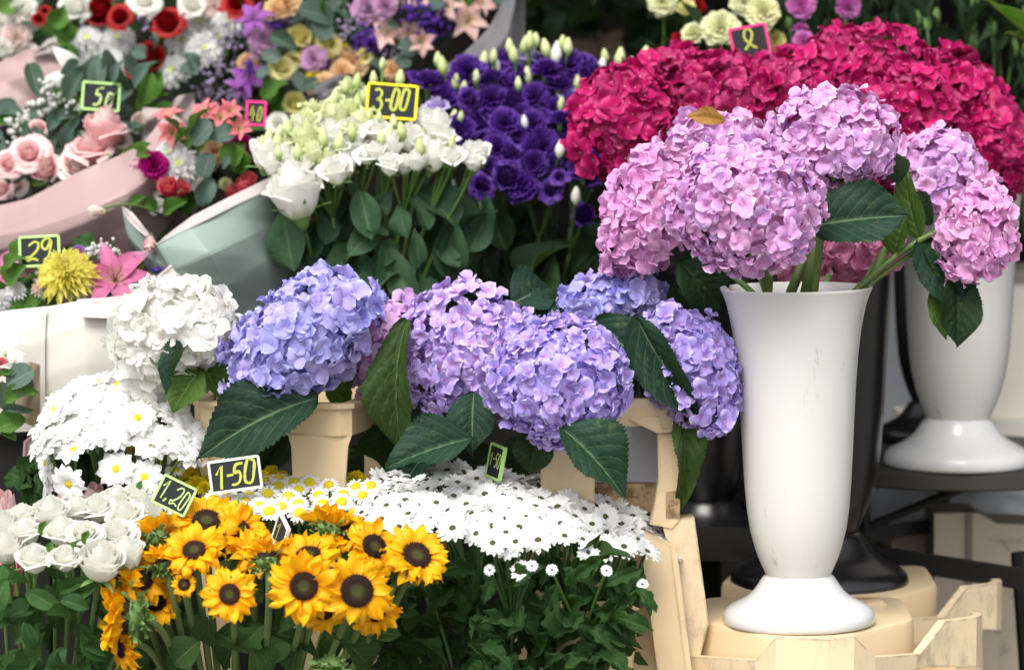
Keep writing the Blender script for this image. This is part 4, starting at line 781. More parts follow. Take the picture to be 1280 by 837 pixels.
for px, py, q, w in ((215, 790, (250, 760), 34), (250, 800, (215, 830), 46), (270, 790, (310, 812), 40), (300, 800, (268, 835), 44), (330, 780, (300, 810), 40), (345, 790, (395, 806), 30), (395, 775, (440, 800), 46), (440, 780, (462, 752), 40), (480, 760, (520, 765), 24), (490, 730, (506, 768), 22), (360, 745, (350, 790), 40),
                     (185, 785, (170, 825), 36), (160, 800, (120, 832), 34), (235, 750, (215, 780), 36), (300, 770, (335, 800), 36), (430, 800, (470, 835), 50), (260, 770, (262, 812), 40), (320, 810, (345, 840), 40), (375, 800, (362, 842), 44), (200, 810, (235, 842), 44), (455, 790, (500, 790), 34), (400, 800, (425, 830), 38), (150, 832, (190, 838), 40), (215, 712, (240, 760), 40), (270, 705, (330, 750), 44), (420, 700, (500, 760), 50)):
    Y = -.21 + rr(-.04, .10); o = min(sf, key=lambda o: abs(o.location.x - at(px, py, Y).x)); leaf('chr' if random.random() < .2 else 'rose', 'sl', (px, py, Y), (q[0], q[1], Y + rr(-.03, .03)), w, (rr(-.6, .6), rr(.2, .9), 1), o)
for i in range(18):
    px, py = rr(140, 510), rr(745, 850); Y = rr(-.22, -.08); a = rr(0, 6.28); o = random.choice(sf); leaf('rose', 'sl', (px, py, Y), (px + 46 * math.cos(a), py + 40 * math.sin(a), Y + rr(-.03, .03)), rr(28, 48), (rr(-.7, .7), rr(.1, .9), 1), o)
# ================= white roses =================
rs = [('white rose over the tulips, lowest of the outer edge', 8, 682, -.27, 44), ('white rose leaning over the outermost leaves', 31, 666, -.25, 44), ('fully shown white rose with tall stem, first in the lower row', 43, 697, -.31, 44), ('pointed white rose hanging in the middle of the lower row', 82, 697, -.32, 40), ('broad white rose nearest the nodding sunflower', 127, 700, -.32, 52),
      ('white rose topping the corner above the tulips', 28, 646, -.16, 40), ('white rose behind the pointed one', 78, 664, -.25, 46), ('white rose in the second row beside the broad one', 106, 668, -.27, 42), ('white rose with open top amid the bunch', 64, 640, -.16, 42), ('white rose under the large white daisies', 97, 637, -.12, 40),
      ('tall white rose peak in the middle of the bunch', 122, 634, -.12, 42), ('wide white rose behind the broad one', 146, 668, -.24, 48), ('white rose close to the back-turned sunflower', 158, 690, -.28, 42), ('white rose halfway to the 1,20 sign', 157, 645, -.16, 46), ('white rose against the daisy foliage', 146, 622, -.07, 38),
      ('white rose highest at the back of the bunch', 172, 618, -.06, 40), ('white rose touching the edge of the 1,20 sign', 184, 640, -.13, 44), ('white rose below the 1,20 sign and above sunflower petals', 207, 660, -.18, 44), ('white rose between sunflower back and rose bunch', 186, 664, -.20, 40), ('white rose hidden just behind the 1,20 sign', 226, 634, -.12, 40), ('white rose sitting at the outer edge behind', 4, 656, -.20, 40)]
rt = []
for i, (l, px, py, Y, sz) in enumerate(rs):
    t = thing('white_rose', l, 'rose', at(px, py, Y), 'white roses in the front bunch'); rt.append(t); fc = (rr(-.25, .2), 1, rr(.25, .7))
    put('bloom', rose_mesh(X['ivory'], i % 4, 26, .82, .50, .012, 1.25, close=.20, drop=.28, tight=.68), t, px, py, Y, sz * 1.26, fc); e = at(40 + px * .45, 900, -.1); P = at(px, py, Y); n = fv(fc); m = MB(); q = P - n * sz * S(Y) * .55
    m.tube(curve(q, q - n * .05, e, 9), [2.9 * S(Y)] * 9, 7); part('stem', m.mesh('stem', X['stem']), t)
for i in range(64):
    px, py = rr(-15, 130), rr(722, 850); Y = rr(-.32, -.10) if i > 26 else rr(-.34, -.26); a = rr(0, 6.28); L = rr(34, 54); leaf('rose', 'rl', (px, py, Y), (px + L * math.cos(a), py + L * .8 * math.sin(a) + 8, Y + rr(-.03, .03)), L * rr(.5, .66), (rr(-.6, .6), rr(.15, 1), 1), min(rt, key=lambda o: abs(o.location.x - at(px, py, Y).x) + rr(0, .05)))
for px, py, q in ((52, 668, (56, 650)), (106, 680, (110, 662)), (62, 690, (64, 676)), (92, 688, (96, 672)), (175, 612, (177, 600))): leaf('lan', 'gl', (px, py, -.33), (q[0], q[1], -.33), 9, (-.5, .3, 1), rt[3])
for l, px, py, Y, sz, f in (('pink striped tulip peeking past the topmost white roses', 4, 650, -.06, 40, (.1, 1, .5)), ('red streaked tulip hanging low behind rose stems', 4, 728, -.10, 50, (-.2, -.7, .6)), ('red flecked tulip just behind the white rose bunch', 86, 628, .02, 30, (.1, .9, .6)), ('red and white tulip behind the roses near daisy leaves', 112, 630, .02, 30, (.3, .9, .6))):
    t = thing('tulip', l, 'tulip', at(px, py, Y), 'striped tulips'); put('bloom', tulip_mesh(X['tulip']), t, px, py, Y, sz, f); m = MB(); m.tube([at(px, py, Y), at(px + 8, py + 130, Y + .05)], .003, 6); part('stem', m.mesh('stem', X['stem']), t)
# ================= helper: scatter flower places in a polygon =================
def inside(x, y, poly):
    c = False; n = len(poly)
    for i in range(n):
        (x1, y1), (x2, y2) = poly[i], poly[i - 1]
        if (y1 > y) != (y2 > y) and x < (x2 - x1) * (y - y1) / (y2 - y1) + x1: c = not c
    return c
def scatter(poly, dx, dy, tries=4000):
    xs = [p[0] for p in poly]; ys = [p[1] for p in poly]; out = []
    for _ in range(tries):
        x, y = rr(min(xs), max(xs)), rr(min(ys), max(ys))
        if inside(x, y, poly) and all(((x - a) / dx) ** 2 + ((y - b) / dy) ** 2 > 1 for a, b in out): out.append((x, y))
    return out
def nearest(cs, x, y, ky=1.6): return min(range(len(cs)), key=lambda i: (cs[i][0] - x) ** 2 + ((cs[i][1] - y) * ky) ** 2)
# ================= small white daisies (dark eyes) =================
poly = [(424, 628), (452, 604), (482, 590), (540, 584), (600, 588), (640, 594), (700, 604), (752, 622), (800, 644), (838, 672), (846, 690), (815, 692), (790, 682), (756, 690), (742, 676), (712, 672), (680, 676), (650, 680), (632, 692), (604, 672), (584, 664), (556, 662), (530, 668), (500, 660), (460, 652)]
pts = scatter(poly, 21, 9.5, 6000) + [(652, 713), (735, 690), (838, 684), (612, 712), (758, 713), (665, 707), (690, 712), (785, 716), (803, 730)]
dl = [('white daisy spray meeting the yellow button daisies', 445, 625), ('white daisy spray at the back beside yellow buttons', 490, 602), ('white daisy spray above the outstretched sunflower', 510, 645), ('white daisy spray at the back under drooping hydrangea leaves', 555, 592), ('white daisy spray in the bed just before the sideways sign', 580, 625), ('white daisy spray whose flowers hang nearest the sunflowers', 570, 658),
      ('white daisy spray surrounding the sideways price sign', 625, 600), ('white daisy spray with a lone low flower over the dark leaves', 640, 690), ('white daisy spray in the thick of the bed behind the lone flower', 650, 640), ('white daisy spray at the back beneath the purple hydrangea', 690, 610), ('white daisy spray in mid bed with wide open dark eyes', 715, 645), ('white daisy spray with single face-on flower on bare stalk', 732, 685),
      ('white daisy spray behind toward the torn label stand', 755, 632), ('white daisy spray overhanging the round cream bucket', 780, 672), ('white daisy spray reaching farthest over the cream stand leg', 830, 682), ('white daisy spray with small unopened buds under the bed', 745, 714)]
sp = [[] for _ in dl]; ds = X['white']
for x, y in pts:
    top = np.interp(x, [424, 482, 540, 640, 752, 846], [628, 590, 584, 594, 622, 680]); v = max(0, min(1, (y - top) / 85)); Y = .02 - .30 * v + rr(-.015, .015)
    lone = y > 700 or (x, y) in ((735, 690), (838, 684)); sz = rr(37, 49) if not lone else {652: 33, 735: 33, 838: 36}.get(x, 18)
    f = (rr(-.45, .45) + (x - 640) / 600, 1, .40 + .8 * v ** 1.3 + rr(-.35, .35)) if not lone else ((x - 700) / 300 + rr(-.2, .2), .45, 1)
    if x == 838: f = (.9, .35, .2)
    elif not lone and random.random() < .22: f = (rr(-1, 1), .6, rr(.3, 1)); y += rr(-3, 4)
    i = nearest([(a, b) for _, a, b in dl], x, y)
    sp[i].append(('daisy_flower', daisy_mesh(ds, random.randrange(4), 15, .070, 2, 'strap', .5, .04, .16), x, y, Y, sz, f, [('disc', disc_mesh(X['green_eye'], .105, .06))]))
for (l, cx, cy), it in zip(dl, sp):
    if not it: continue
    lv = []
    for k in range(24):
        px = cx + rr(-62, 62); lim = np.interp(px, [470, 560, 640, 760, 800, 830], [680, 672, 690, 690, 695, 704]); py = rr(lim + 4, 850); px = min(px, np.interp(py, [690, 730, 780, 850], [816, 800, 765, 735])); px = max(px, 470 + (py - 690) * .1); Y = rr(-.26, -.06) - .04 * (k % 3 == 0); a = rr(.2, 2.9) if random.random() < .7 else rr(0, 6.28); L = rr(30, 56)
        if px + L * math.cos(a) > 820: a = math.pi - a
        Y += .13 if px < 575 else 0
        lv.append(('chr', 'cl', (px, py, Y), (px + L * math.cos(a), py + L * .75 * math.sin(a), Y + rr(-.04, .03)), L * rr(.42, .62), (rr(-.7, .7), rr(.2, 1), 1)))
    spray('daisy_spray', l, 'daisy spray', 'small white daisies in the front bunch', (640 + (cx - 640) * .45, 900, -.08), it, lv, .42, 2.1, 'stem' if cx % 2 else 'stemd')
# ================= yellow and white button daisies =================
fl = [('button daisy spray just under the 1-50 sign', 300, 618), ('button daisy spray around the face-on yellow centres', 340, 626), ('button daisy spray nearest the edge-on sign', 372, 640), ('button daisy spray touching the white daisy bed', 430, 610), ('button daisy spray below the cream bucket post', 390, 602), ('button daisy spray between the two tilted signs', 262, 612), ('button daisy spray of yellow pompoms beside the 1-50 sign', 345, 592), ('yellow pompom spray left of the cream post', 240, 588)]
fl[-1] = ('button daisy spray showing over the 1,20 sign', 240, 588)
sp = [[] for _ in fl]
fpts = [(x, y, 'd') for x, y in scatter([(262, 622), (285, 606), (330, 600), (350, 596), (400, 596), (450, 606), (470, 600), (452, 624), (420, 636), (392, 642), (376, 650), (352, 640), (320, 640), (300, 634), (270, 636)], 18, 9.5, 4000)]
fpts += [(247, 577, 'd'), (218, 588, 'd'), (287, 626, 'd'), (324, 632, 'd'), (342, 634, 'd'), (306, 628, 'd'), (252, 600, 'y'), (240, 594, 'y'), (262, 602, 'y'), (340, 590, 'y'), (352, 596, 'y'), (345, 601, 'y'), (330, 597, 'y'), (268, 624, 'y'), (282, 622, 'y'), (232, 602, 'y'), (400, 600, 'y'), (445, 598, 'y'), (256, 610, 'y'), (246, 606, 'y'), (268, 458, 'y'), (258, 448, 'y'), (272, 446, 'y')]
for x, y, k in fpts:
    Y = .06 - .20 * max(0, min(1, (y - 595) / 50)) if y > 500 else .12; f = (rr(-.2, .2), 1, .62 + .7 * max(0, min(1, (y - 595) / 45)) + rr(-.2, .2)); i = nearest([(a, b) for _, a, b in fl], x, y)
    if k == 'd': sp[i].append(('daisy_flower', daisy_mesh(ds, random.randrange(3), 18, .058, 1, 'strap', .5, .10, .1), x, y, Y - .05, rr(28, 35), f, [('disc', disc_mesh(X['daisy_eye'], .24, .13))]))
    else: sp[i].append(('pompom', mum_mesh(X['yellow'], 1, 6, 12, .075, .9, 'pompom'), x, y, Y, rr(24, 34), f))
for (l, cx, cy), it in zip(fl, sp):
    if it: spray('button_daisy_spray', l, 'daisy spray', 'yellow eyed button daisies', (330 + (cx - 330) * .6, 760, .02), it, [('chr', 'cl', (cx + rr(-25, 25), 650 + rr(-5, 30), -.06), (cx + rr(-50, 50), 670 + rr(0, 40), -.06), 26, (rr(-.5, .5), .5, 1)) for _ in range(5)] if cy > 600 else (), .5, 1.5)
# ================= large white daisies =================
wl = [('large daisy spray leaning over the pink rimmed tub', 66, 575), ('large daisy spray at the outer top of its dome', 70, 520), ('large daisy spray topping the dome beneath the white hydrangea', 135, 482), ('large daisy spray in the middle above dark leaves', 120, 530), ('large daisy spray with the clearest yellow eye', 172, 522), ('large daisy spray low over the white roses with one whole flower', 145, 588), ('large daisy spray close to the big hydrangea leaf', 220, 548), ('large daisy spray just above the 1,20 sign', 195, 592), ('large daisy spray hanging face-down beside the tub', 88, 605)]
wp = [(75, 498, -.4), (98, 486, -.2), (122, 478, 0), (148, 480, 0), (172, 488, .1), (196, 500, .2), (222, 520, .3), (56, 530, -.6), (80, 516, -.3), (104, 506, -.1), (130, 502, 0), (152, 508, 0), (57, 556, -.7), (82, 544, -.3), (108, 530, -.1), (130, 528, 0), (160, 498, 0), (112, 548, -.1), (92, 562, -.2), (72, 548, -.4), (142, 545, .1), (208, 512, .2), (236, 538, .5), (152, 534, .1),
      (172, 522, 'f'), (190, 552, 'f'), (222, 553, 'f2'), (145, 586, 'f'), (181, 596, 'f'), (58, 578, 's'), (86, 604, 'd'), (135, 554, 'b'), (205, 578, 'b'), (84, 566, 'b'), (236, 580, 'b'), (60, 600, 's'), (214, 596, 'b'), (164, 560, 'b')]
wp += [(x, y, (x - 140) / 180) for x, y in scatter([(50, 555), (58, 520), (88, 484), (150, 468), (205, 492), (244, 545), (236, 575), (205, 560), (160, 545), (110, 552)], 27, 21, 2000)]
sp = [[] for _ in wl]
for x, y, k in wp:
    f = {'f': (rr(-.15, .15), .3, 1), 'f2': (.15, .7, .8), 's': (-.9, .1, .35), 'd': (-.3, -.35, .6), 'b': (rr(-.3, .3), .1, 1)}.get(k) or ((x - 140) / 100 + rr(-.3, .3), .85, .72 + rr(-.5, .4)); Y = {'f': -.02, 'f2': -.01, 's': .02, 'd': .0, 'b': .07}.get(k) or .0 + .10 * (540 - y) / 60
    i = nearest([(a, b) for _, a, b in wl], x, y, 1); sp[i].append(('daisy_flower', daisy_mesh(ds, random.randrange(4), 12, .096, 2, 'strap', .5, .16, .16), x, y, Y, rr(52, 58), f, [('disc', disc_mesh(X['daisy_eye' if isinstance(k, str) or random.random() < .22 else 'white'], .11, .06))]))
for (l, cx, cy), it in zip(wl, sp):
    if it: spray('large_daisy_spray', l, 'daisy spray', 'large white daisies', (140 + (cx - 140) * .5, 700, .12), it, [('chr', 'cl', (cx + rr(-30, 30), rr(555, 610), rr(.06, .12)), (cx + rr(-60, 60), rr(580, 640), rr(.04, .12)), rr(26, 40), (rr(-.6, .6), rr(.1, .6), 1)) for _ in range(7)], .5, 2)
# ================= lisianthus =================
def rosem(mat, i, open_=.9, n=18, Hh=.95, ruf=.035): return rose_mesh(X[mat], i % 4, n, Hh, open_, ruf, 1.1, close=.35 if n > 20 else .22, drop=.26, tight=.7)
def liss(blooms, buds, centres, group, leafpoly, nl, lmat, basef, Yf, cat='lisianthus', kdeep=.0, cap=((0, 1), (0, 0))):
    sp = [[] for _ in centres]
    for b in blooms:
        x, y, sz, mat, f = b; i = nearest([(a, c) for _, a, c in centres], x, y, 1.2)
        sp[i].append(('bloom', carn_mesh(X[mat], random.randrange(3)) if mat == 'lis_purple' and random.random() < .6 else rose_mesh(X[mat], 2, 24, .95, .45, .014, 1.2, close=.25, drop=.3, tight=.68) if sz > 50 else rosem(mat, random.randrange(4), .75 if 'purple' in mat or 'lilac' in mat else .62, 26 if 'purple' in mat else 11, .85 if 'purple' in mat else .95, .085 if 'purple' in mat else .014), x, y, Yf(x, y), sz * (rr(.85, 1.3) if 'purple' in mat else rr(1.15, 1.5)), (f[0] + rr(-.4, .4), f[1] + rr(-.3, .3), f[2]) if 'purple' in mat else f))
    for x, y, sz, mat in buds:
        i = nearest([(a, c) for _, a, c in centres], x, y, 1.2); sp[i].append(('bud', bud_mesh(X[mat], random.randrange(4)), x, y, Yf(x, y) - .02, sz * .86, (rr(-.25, .25), 1, rr(-.05, .3))))
    lp = scatter(leafpoly, 17.5, 17.5, 4000)[:nl]
    for k, ((l, cx, cy), it) in enumerate(zip(centres, sp)):
        if not it: continue
        lv = []
        for x, y in lp:
            if nearest([(a, c + 110) for _, a, c in centres], x, y, .3) != k: continue
            Y = Yf(x, y) + rr(.02, .14); a = rr(-2.5, -.65); L = rr(44, 80)
            if y + 18 + L * math.sin(a) < np.interp(x, *cap): continue
            lv.append(('lis', lmat, (x, y + 18, Y), (x + L * math.cos(a), y + 18 + L * math.sin(a), Y + rr(-.03, .03)), L * rr(.48, .66), (rr(-.8, .8), rr(.0, .8), 1)))
        spray('lisianthus', l, cat, group, basef(cx), it, lv, .34, 2.1, 'stem' if kdeep == 0 else 'stemd')
F_ = lambda: (rr(-.3, .3), 1, rr(.15, .5))
wb = [(332, 192, 30, 'lis_white', F_()), (368, 204, 40, 'lis_white', F_()), (445, 181, 40, 'lis_white', F_()), (475, 162, 32, 'lis_white', F_()), (470, 188, 24, 'lis_white', F_()), (510, 174, 30, 'lis_white', F_()), (527, 174, 28, 'lis_white', F_()), (543, 194, 32, 'lis_white', F_()), (555, 179, 32, 'lis_white', F_()),
      (547, 156, 34, 'lis_white', F_()), (530, 148, 28, 'lis_white', F_()), (570, 192, 26, 'lis_white', F_()), (588, 188, 26, 'lis_white', F_()), (592, 202, 24, 'lis_white', F_()), (368, 238, 62, 'lis_white', (-.25, 1, .25)), (348, 222, 28, 'lis_white', (-.7, .8, .3)), (408, 200, 34, 'lis_green', F_()), (430, 205, 36, 'lis_white', F_()), (383, 172, 30, 'lis_green', F_()), (392, 190, 30, 'lis_green', F_()), (372, 156, 26, 'lis_green', F_()),
      (415, 168, 30, 'lis_white', F_()), (402, 142, 28, 'lis_green', F_()), (432, 152, 30, 'lis_green', F_()), (450, 150, 28, 'lis_green', F_()), (505, 205, 26, 'lis_white', F_()), (520, 200, 24, 'lis_white', F_()), (355, 178, 30, 'lis_green', F_()), (425, 184, 28, 'lis_white', F_()), (458, 168, 30, 'lis_white', F_()), (490, 180, 28, 'lis_white', F_()), (340, 205, 28, 'lis_white', F_())]
wb += [(x, y, rr(30, 38), 'lis_white', (rr(-.4, .4), 1, rr(.2, .8))) for x, y in scatter([(325, 182), (400, 152), (455, 150), (560, 165), (600, 192), (560, 204), (450, 206), (400, 216), (340, 212)], 29, 22, 1500)]
wb += [(x, y, rr(24, 30), 'lis_green', (rr(-.4, .4), 1, rr(.1, .5))) for x, y in scatter([(350, 165), (380, 138), (410, 118), (445, 108), (475, 140), (440, 162), (390, 172)], 21, 15, 1500)]
wbd = [(336, 172, 26, 'budg'), (328, 178, 20, 'budg'), (347, 176, 26, 'budg'), (404, 172, 30, 'budg'), (424, 178, 30, 'budg'), (447, 130, 28, 'budg'), (462, 144, 22, 'budg'), (446, 102, 26, 'budg'), (432, 108, 24, 'budg'), (474, 146, 18, 'budg'), (492, 152, 22, 'budg'), (487, 169, 26, 'budg'), (502, 163, 26, 'budg'), (476, 172, 22, 'budg'), (525, 184, 28, 'budg'), (533, 158, 20, 'budg'), (478, 80, 20, 'budg'),
       (387, 140, 26, 'budg'), (467, 98, 22, 'budg'), (500, 98, 26, 'budg'), (360, 160, 24, 'budg'), (372, 190, 26, 'budg'), (348, 190, 22, 'budg'), (394, 156, 26, 'budg'), (416, 140, 24, 'budg'), (440, 164, 26, 'budg'), (350, 164, 20, 'budg'), (565, 178, 20, 'budg'), (418, 122, 24, 'budg')]
wc = [('white lisianthus spray whose big double bloom hangs over mint paper', 358, 225), ('white lisianthus spray of outermost blooms above mint bouquet', 335, 188), ('greenish white lisianthus spray beside the small magenta sign', 375, 160), ('white lisianthus spray with greenish cups behind the big double bloom', 402, 192), ('lisianthus spray of pale buds rising beneath the yellow bouquet', 408, 140), ('white lisianthus spray with broad flat cup below the 3-00 sign', 445, 178), ('lisianthus spray of green buds standing beside the 3-00 sign', 448, 125),
      ('white lisianthus spray with twin buds in front of the 3-00 sign', 490, 165), ('white lisianthus spray with long bud beneath the sign corner', 522, 185), ('white lisianthus spray just behind the 3-00 sign edge', 540, 152), ('white lisianthus spray closest to the open purple bloom', 562, 182), ('white lisianthus spray of round blooms touching the purple ones', 588, 195), ('lisianthus spray of tallest buds peeking above the 3-00 sign', 482, 92)]
liss(wb, wbd, wc, 'white lisianthus sprays', [(338, 250), (420, 215), (600, 212), (585, 300), (545, 372), (470, 372), (380, 340), (345, 290)], 150, 'll', lambda cx: (455 + (cx - 455) * .35, 420, .52), lambda x, y: .40 + .12 * max(0, min(1, (215 - y) / 90)) + (.05 if y < 115 else 0) + rr(-.02, .02), cap=((320, 350, 390, 425, 470, 560, 620), (252, 260, 242, 206, 202, 202, 206)))
P_ = 'lis_purple'
pb = [(537, 107, 42, P_, F_()), (520, 98, 32, P_, F_()), (573, 101, 32, P_, F_()), (575, 163, 44, P_, (-.1, .5, 1)), (596, 133, 44, P_, (0, .4, 1)), (613, 101, 38, P_, F_()), (622, 184, 44, P_, (0, .6, 1)), (632, 156, 40, P_, (.1, .4, 1)), (683, 89, 42, P_, F_()), (723, 84, 42, P_, F_()), (668, 122, 46, P_, (0, .7, .9)), (716, 122, 38, 'lis_lilac', F_()), (652, 143, 40, P_, (0, .6, 1)), (692, 136, 38, P_, (0, .6, 1)), (648, 170, 42, P_, (.2, .3, 1)), (678, 183, 44, P_, (0, .2, 1)), (722, 208, 34, P_, (.3, .4, 1)), (688, 238, 44, P_, (0, .25, 1)), (730, 269, 38, P_, (.3, .0, 1)), (655, 226, 44, P_, (0, .3, 1)),
      (728, 218, 34, P_, F_()), (638, 100, 36, P_, F_()), (700, 108, 36, P_, F_()), (645, 200, 38, P_, (0, .4, 1)), (610, 210, 36, P_, (0, .4, 1)), (602, 232, 34, P_, (-.2, .2, 1)), (665, 155, 40, P_, (0, .5, 1)), (615, 125, 40, P_, (0, .5, 1)), (640, 128, 40, P_, (0, .5, 1)), (745, 90, 30, P_, F_()), (738, 112, 28, P_, F_()), (700, 165, 36, P_, F_()), (712, 190, 34, P_, F_()), (556, 125, 36, P_, F_()), (545, 135, 34, 'lis_lilac', F_()), (600, 160, 38, P_, (0, .6, 1)), (628, 75, 34, P_, F_()), (660, 72, 28, 'lis_lilac', F_()), (740, 228, 30, P_, F_()), (630, 85, 30, P_, F_()), (700, 150, 34, P_, F_()), (740, 195, 30, P_, F_()), (668, 205, 38, P_, (0, .4, 1)), (690, 205, 36, P_, (0, .4, 1)), (634, 222, 36, P_, (0, .4, 1))]
G_ = 'lis_green'
pb += [(x, y, rr(32, 42), P_, (rr(-.4, .4), rr(.2, .9), 1)) for x, y in scatter([(560, 100), (620, 75), (735, 78), (750, 110), (730, 200), (700, 235), (640, 235), (590, 170), (545, 130)], 30, 27, 1500)]
pbd = [(605, 75, 26, 'budg'), (617, 70, 22, 'budg'), (637, 58, 24, 'budg'), (570, 102, 24, 'budg'), (580, 110, 22, 'budg'), (595, 96, 22, 'budg'), (567, 146, 22, 'budg'), (576, 146, 18, 'budg'), (642, 68, 26, 'budg'), (656, 56, 26, 'budg'), (662, 51, 28, 'budg'), (670, 50, 22, 'budg'), (682, 60, 28, 'budg'), (696, 66, 34, 'lis_white'), (710, 58, 26, 'budg'), (703, 53, 22, 'budg'), (660, 94, 26, 'budg'), (722, 103, 22, 'budg'), (702, 130, 22, 'budg'), (656, 153, 22, 'lis_white'), (720, 244, 26, 'lis_white'), (756, 70, 22, 'budg'), (775, 72, 30, 'budg'), (791, 80, 22, 'budg'), (806, 68, 26, 'budg'), (822, 72, 24, 'budg'), (812, 78, 26, 'budg'), (752, 84, 28, 'lis_white'), (620, 82, 24, 'lis_white'), (553, 82, 28, 'budg'), (547, 74, 22, 'budg'), (648, 104, 20, 'budg'), (700, 186, 26, 'lis_white'), (614, 200, 24, 'lis_white')]
pc = [('purple lisianthus spray leaning over the 3-00 sign corner', 530, 105), ('purple lisianthus spray with tall pale buds against grey paper', 560, 95), ('purple lisianthus spray with open ruffled bloom over white ones', 578, 160), ('purple lisianthus spray in the dense ruffled middle', 610, 130), ('purple lisianthus spray crowned by buds at the grey paper tip', 620, 85), ('purple lisianthus spray with mauve bloom beside last white buds', 618, 190), ('purple lisianthus spray hanging deepest in shade over the leaves', 615, 222), ('purple lisianthus spray with dark violet heart at centre', 650, 150), ('purple lisianthus spray with three tall buds above the bunch', 660, 70),
      ('purple lisianthus spray with pale pink bud near the dark gap', 695, 80), ('purple lisianthus spray with yellow-eyed open bloom', 680, 190), ('purple lisianthus spray beside the lilac bloom and crimson edge', 715, 120), ('purple lisianthus spray at the back touching crimson hydrangea', 740, 90), ('purple lisianthus spray low with the round ruffled bloom', 685, 235), ('purple lisianthus spray with lone drooping bloom over the leaves', 732, 265), ('purple lisianthus spray tucked under the crimson hydrangea', 728, 212), ('lisianthus spray of green buds standing behind the crimson hydrangea', 795, 75)]
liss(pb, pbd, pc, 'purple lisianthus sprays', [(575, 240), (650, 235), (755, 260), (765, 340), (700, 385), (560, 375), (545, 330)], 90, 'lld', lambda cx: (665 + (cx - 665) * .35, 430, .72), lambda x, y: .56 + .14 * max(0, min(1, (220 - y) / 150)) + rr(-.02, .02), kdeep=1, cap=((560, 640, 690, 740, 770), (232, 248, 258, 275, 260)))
# ================= carnations behind the crimson hydrangeas =================
cm = lambda mat, i: carn_mesh(X[mat], i % 3)
for l, px, py, Y, sz, mat, f in [('roundest cream carnation beside the yellow loop sign', 901, 36, .74, 50, 'cream', (0, .3, 1)), ('cream carnation above the corner of the loop sign', 954, 16, .72, 46, 'cream', (.2, .3, 1)), ('cream carnation cut by the top edge over the dark gap', 828, 2, .8, 42, 'cream', (-.2, .1, 1)), ('pale green carnation half open, over the crimson hydrangea', 868, 42, .78, 36, 'cream', (-.4, .7, .6)), ('small yellowish carnation tucked behind the loop sign', 968, 50, .76, 32, 'lemon', (.3, .4, 1)), ('cream carnation low under the round cream one', 900, 58, .78, 36, 'cream', (0, .1, 1)), ('cream carnation hidden behind the one over the sign', 930, 2, .82, 40, 'cream', (0, .4, 1)), ('yellow green carnation bloom at the top edge', 858, 10, .84, 26, 'lemon', (0, .6, 1)),
                              ('orchid pink carnation at the top edge beside cream ones', 1001, 6, .78, 38, 'pinkcarn', (-.1, .1, 1)), ('small orchid pink carnation just above the crimson hydrangeas', 1005, 52, .74, 30, 'pinkcarn', (.1, .3, 1)), ('half opened orchid pink carnation on its green calyx', 1001, 36, .78, 22, 'pinkcarn', (0, 1, .2)), ('orchid pink carnation at the edge of the dark stems', 1060, 8, .80, 36, 'pinkcarn', (.5, -.2, 1)), ('red carnation bud glimpsed between cream ones', 851, 50, .80, 24, 'red', (0, .4, 1)), ('red carnation behind the half open pale green one', 872, 8, .9, 22, 'red', (0, .3, 1))]:
    t = thing('carnation', l, 'carnation', at(px, py, Y), 'carnations behind the crimson hydrangeas'); put('bloom', cm(mat, len(l)), t, px, py, Y, sz, f); m = MB()
    q = at(px, py, Y) - fv(f) * sz * S(Y) * .3; m.tube(curve(q, q - fv(f) * .02 + Vector((0, .02, -.05)), at(px + rr(-20, 20), 230, Y + .1), 8), [1.8 * S(Y)] * 8, 6); part('stem', m.mesh('stem', X['stem']), t)
    for k in range(3): leaf('lan', 'bl', (px + rr(-25, 25), py + rr(20, 60), Y + .05), (px + rr(-50, 50), py + rr(-40, 20), Y + rr(0, .06)), 7, (rr(-.5, .5), .4, 1), t)
k = 0
for px in np.linspace(972, 1296, 46):
    px += rr(-5, 5); Y = rr(.80, 1.1); top = rr(-60, 70) if k % 3 else rr(15, 100); k += 1; t = thing('closed_carnation', 'budded green carnation stem standing in the dark corner above the crimson hydrangeas', 'carnation stem', at(px, 120, Y), 'closed carnation stems'); m = MB(); ln = rr(-26, 26)
    m.tube(curve(at(px + ln, top, Y), at(px + ln * .3, top + 60, Y), at(px, 300, Y + .02), 8), [2.1 * S(Y)] * 8, 5); part('stem', m.mesh('stem', X['stemd']), t)
    put('bud', bud_mesh(X['sepal'], k % 4), t, px + ln, top - 6, Y, rr(20, 28), (rr(-.2, .2), 1, .1))
    for j in range(6):
        y = rr(10, 180); d = random.choice((-1, 1)); f = (y - top) / (300 - top); x = px + ln * (1 - f) ** 2; leaf('lan', 'bl', (x, y, Y), (x + d * rr(8, 30), y - rr(28, 62), Y + rr(-.03, .03)), rr(5, 9), (rr(-.6, .6), rr(.1, .7), 1), t)
t = thing('gladiolus_leaf', 'bright green blade leaf pair reaching in beside the dark stems', 'leaf', at(1290, 60, .5)); leaf('lan', 'blade', (1300, 62, .5), (1233, -2, .46), 15, (-.5, .6, 1), t, 2); leaf('lan', 'blade', (1300, 60, .5), (1258, 40, .48), 9, (-.3, .6, 1), t, 2)
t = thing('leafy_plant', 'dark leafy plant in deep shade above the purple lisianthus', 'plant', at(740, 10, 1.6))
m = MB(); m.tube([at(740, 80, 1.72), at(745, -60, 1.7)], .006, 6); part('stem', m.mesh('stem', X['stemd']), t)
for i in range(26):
    px, py = rr(640, 860), rr(-30, 45); a = rr(0, 6.28); L = rr(36, 60); leaf('rose', 'hld', (px, py, 1.55 + rr(-.1, .1)), (px + L * math.cos(a), py + L * math.sin(a), 1.55 + rr(-.1, .1)), L * .6, (rr(-.6, .6), rr(0, .8), 1), t)
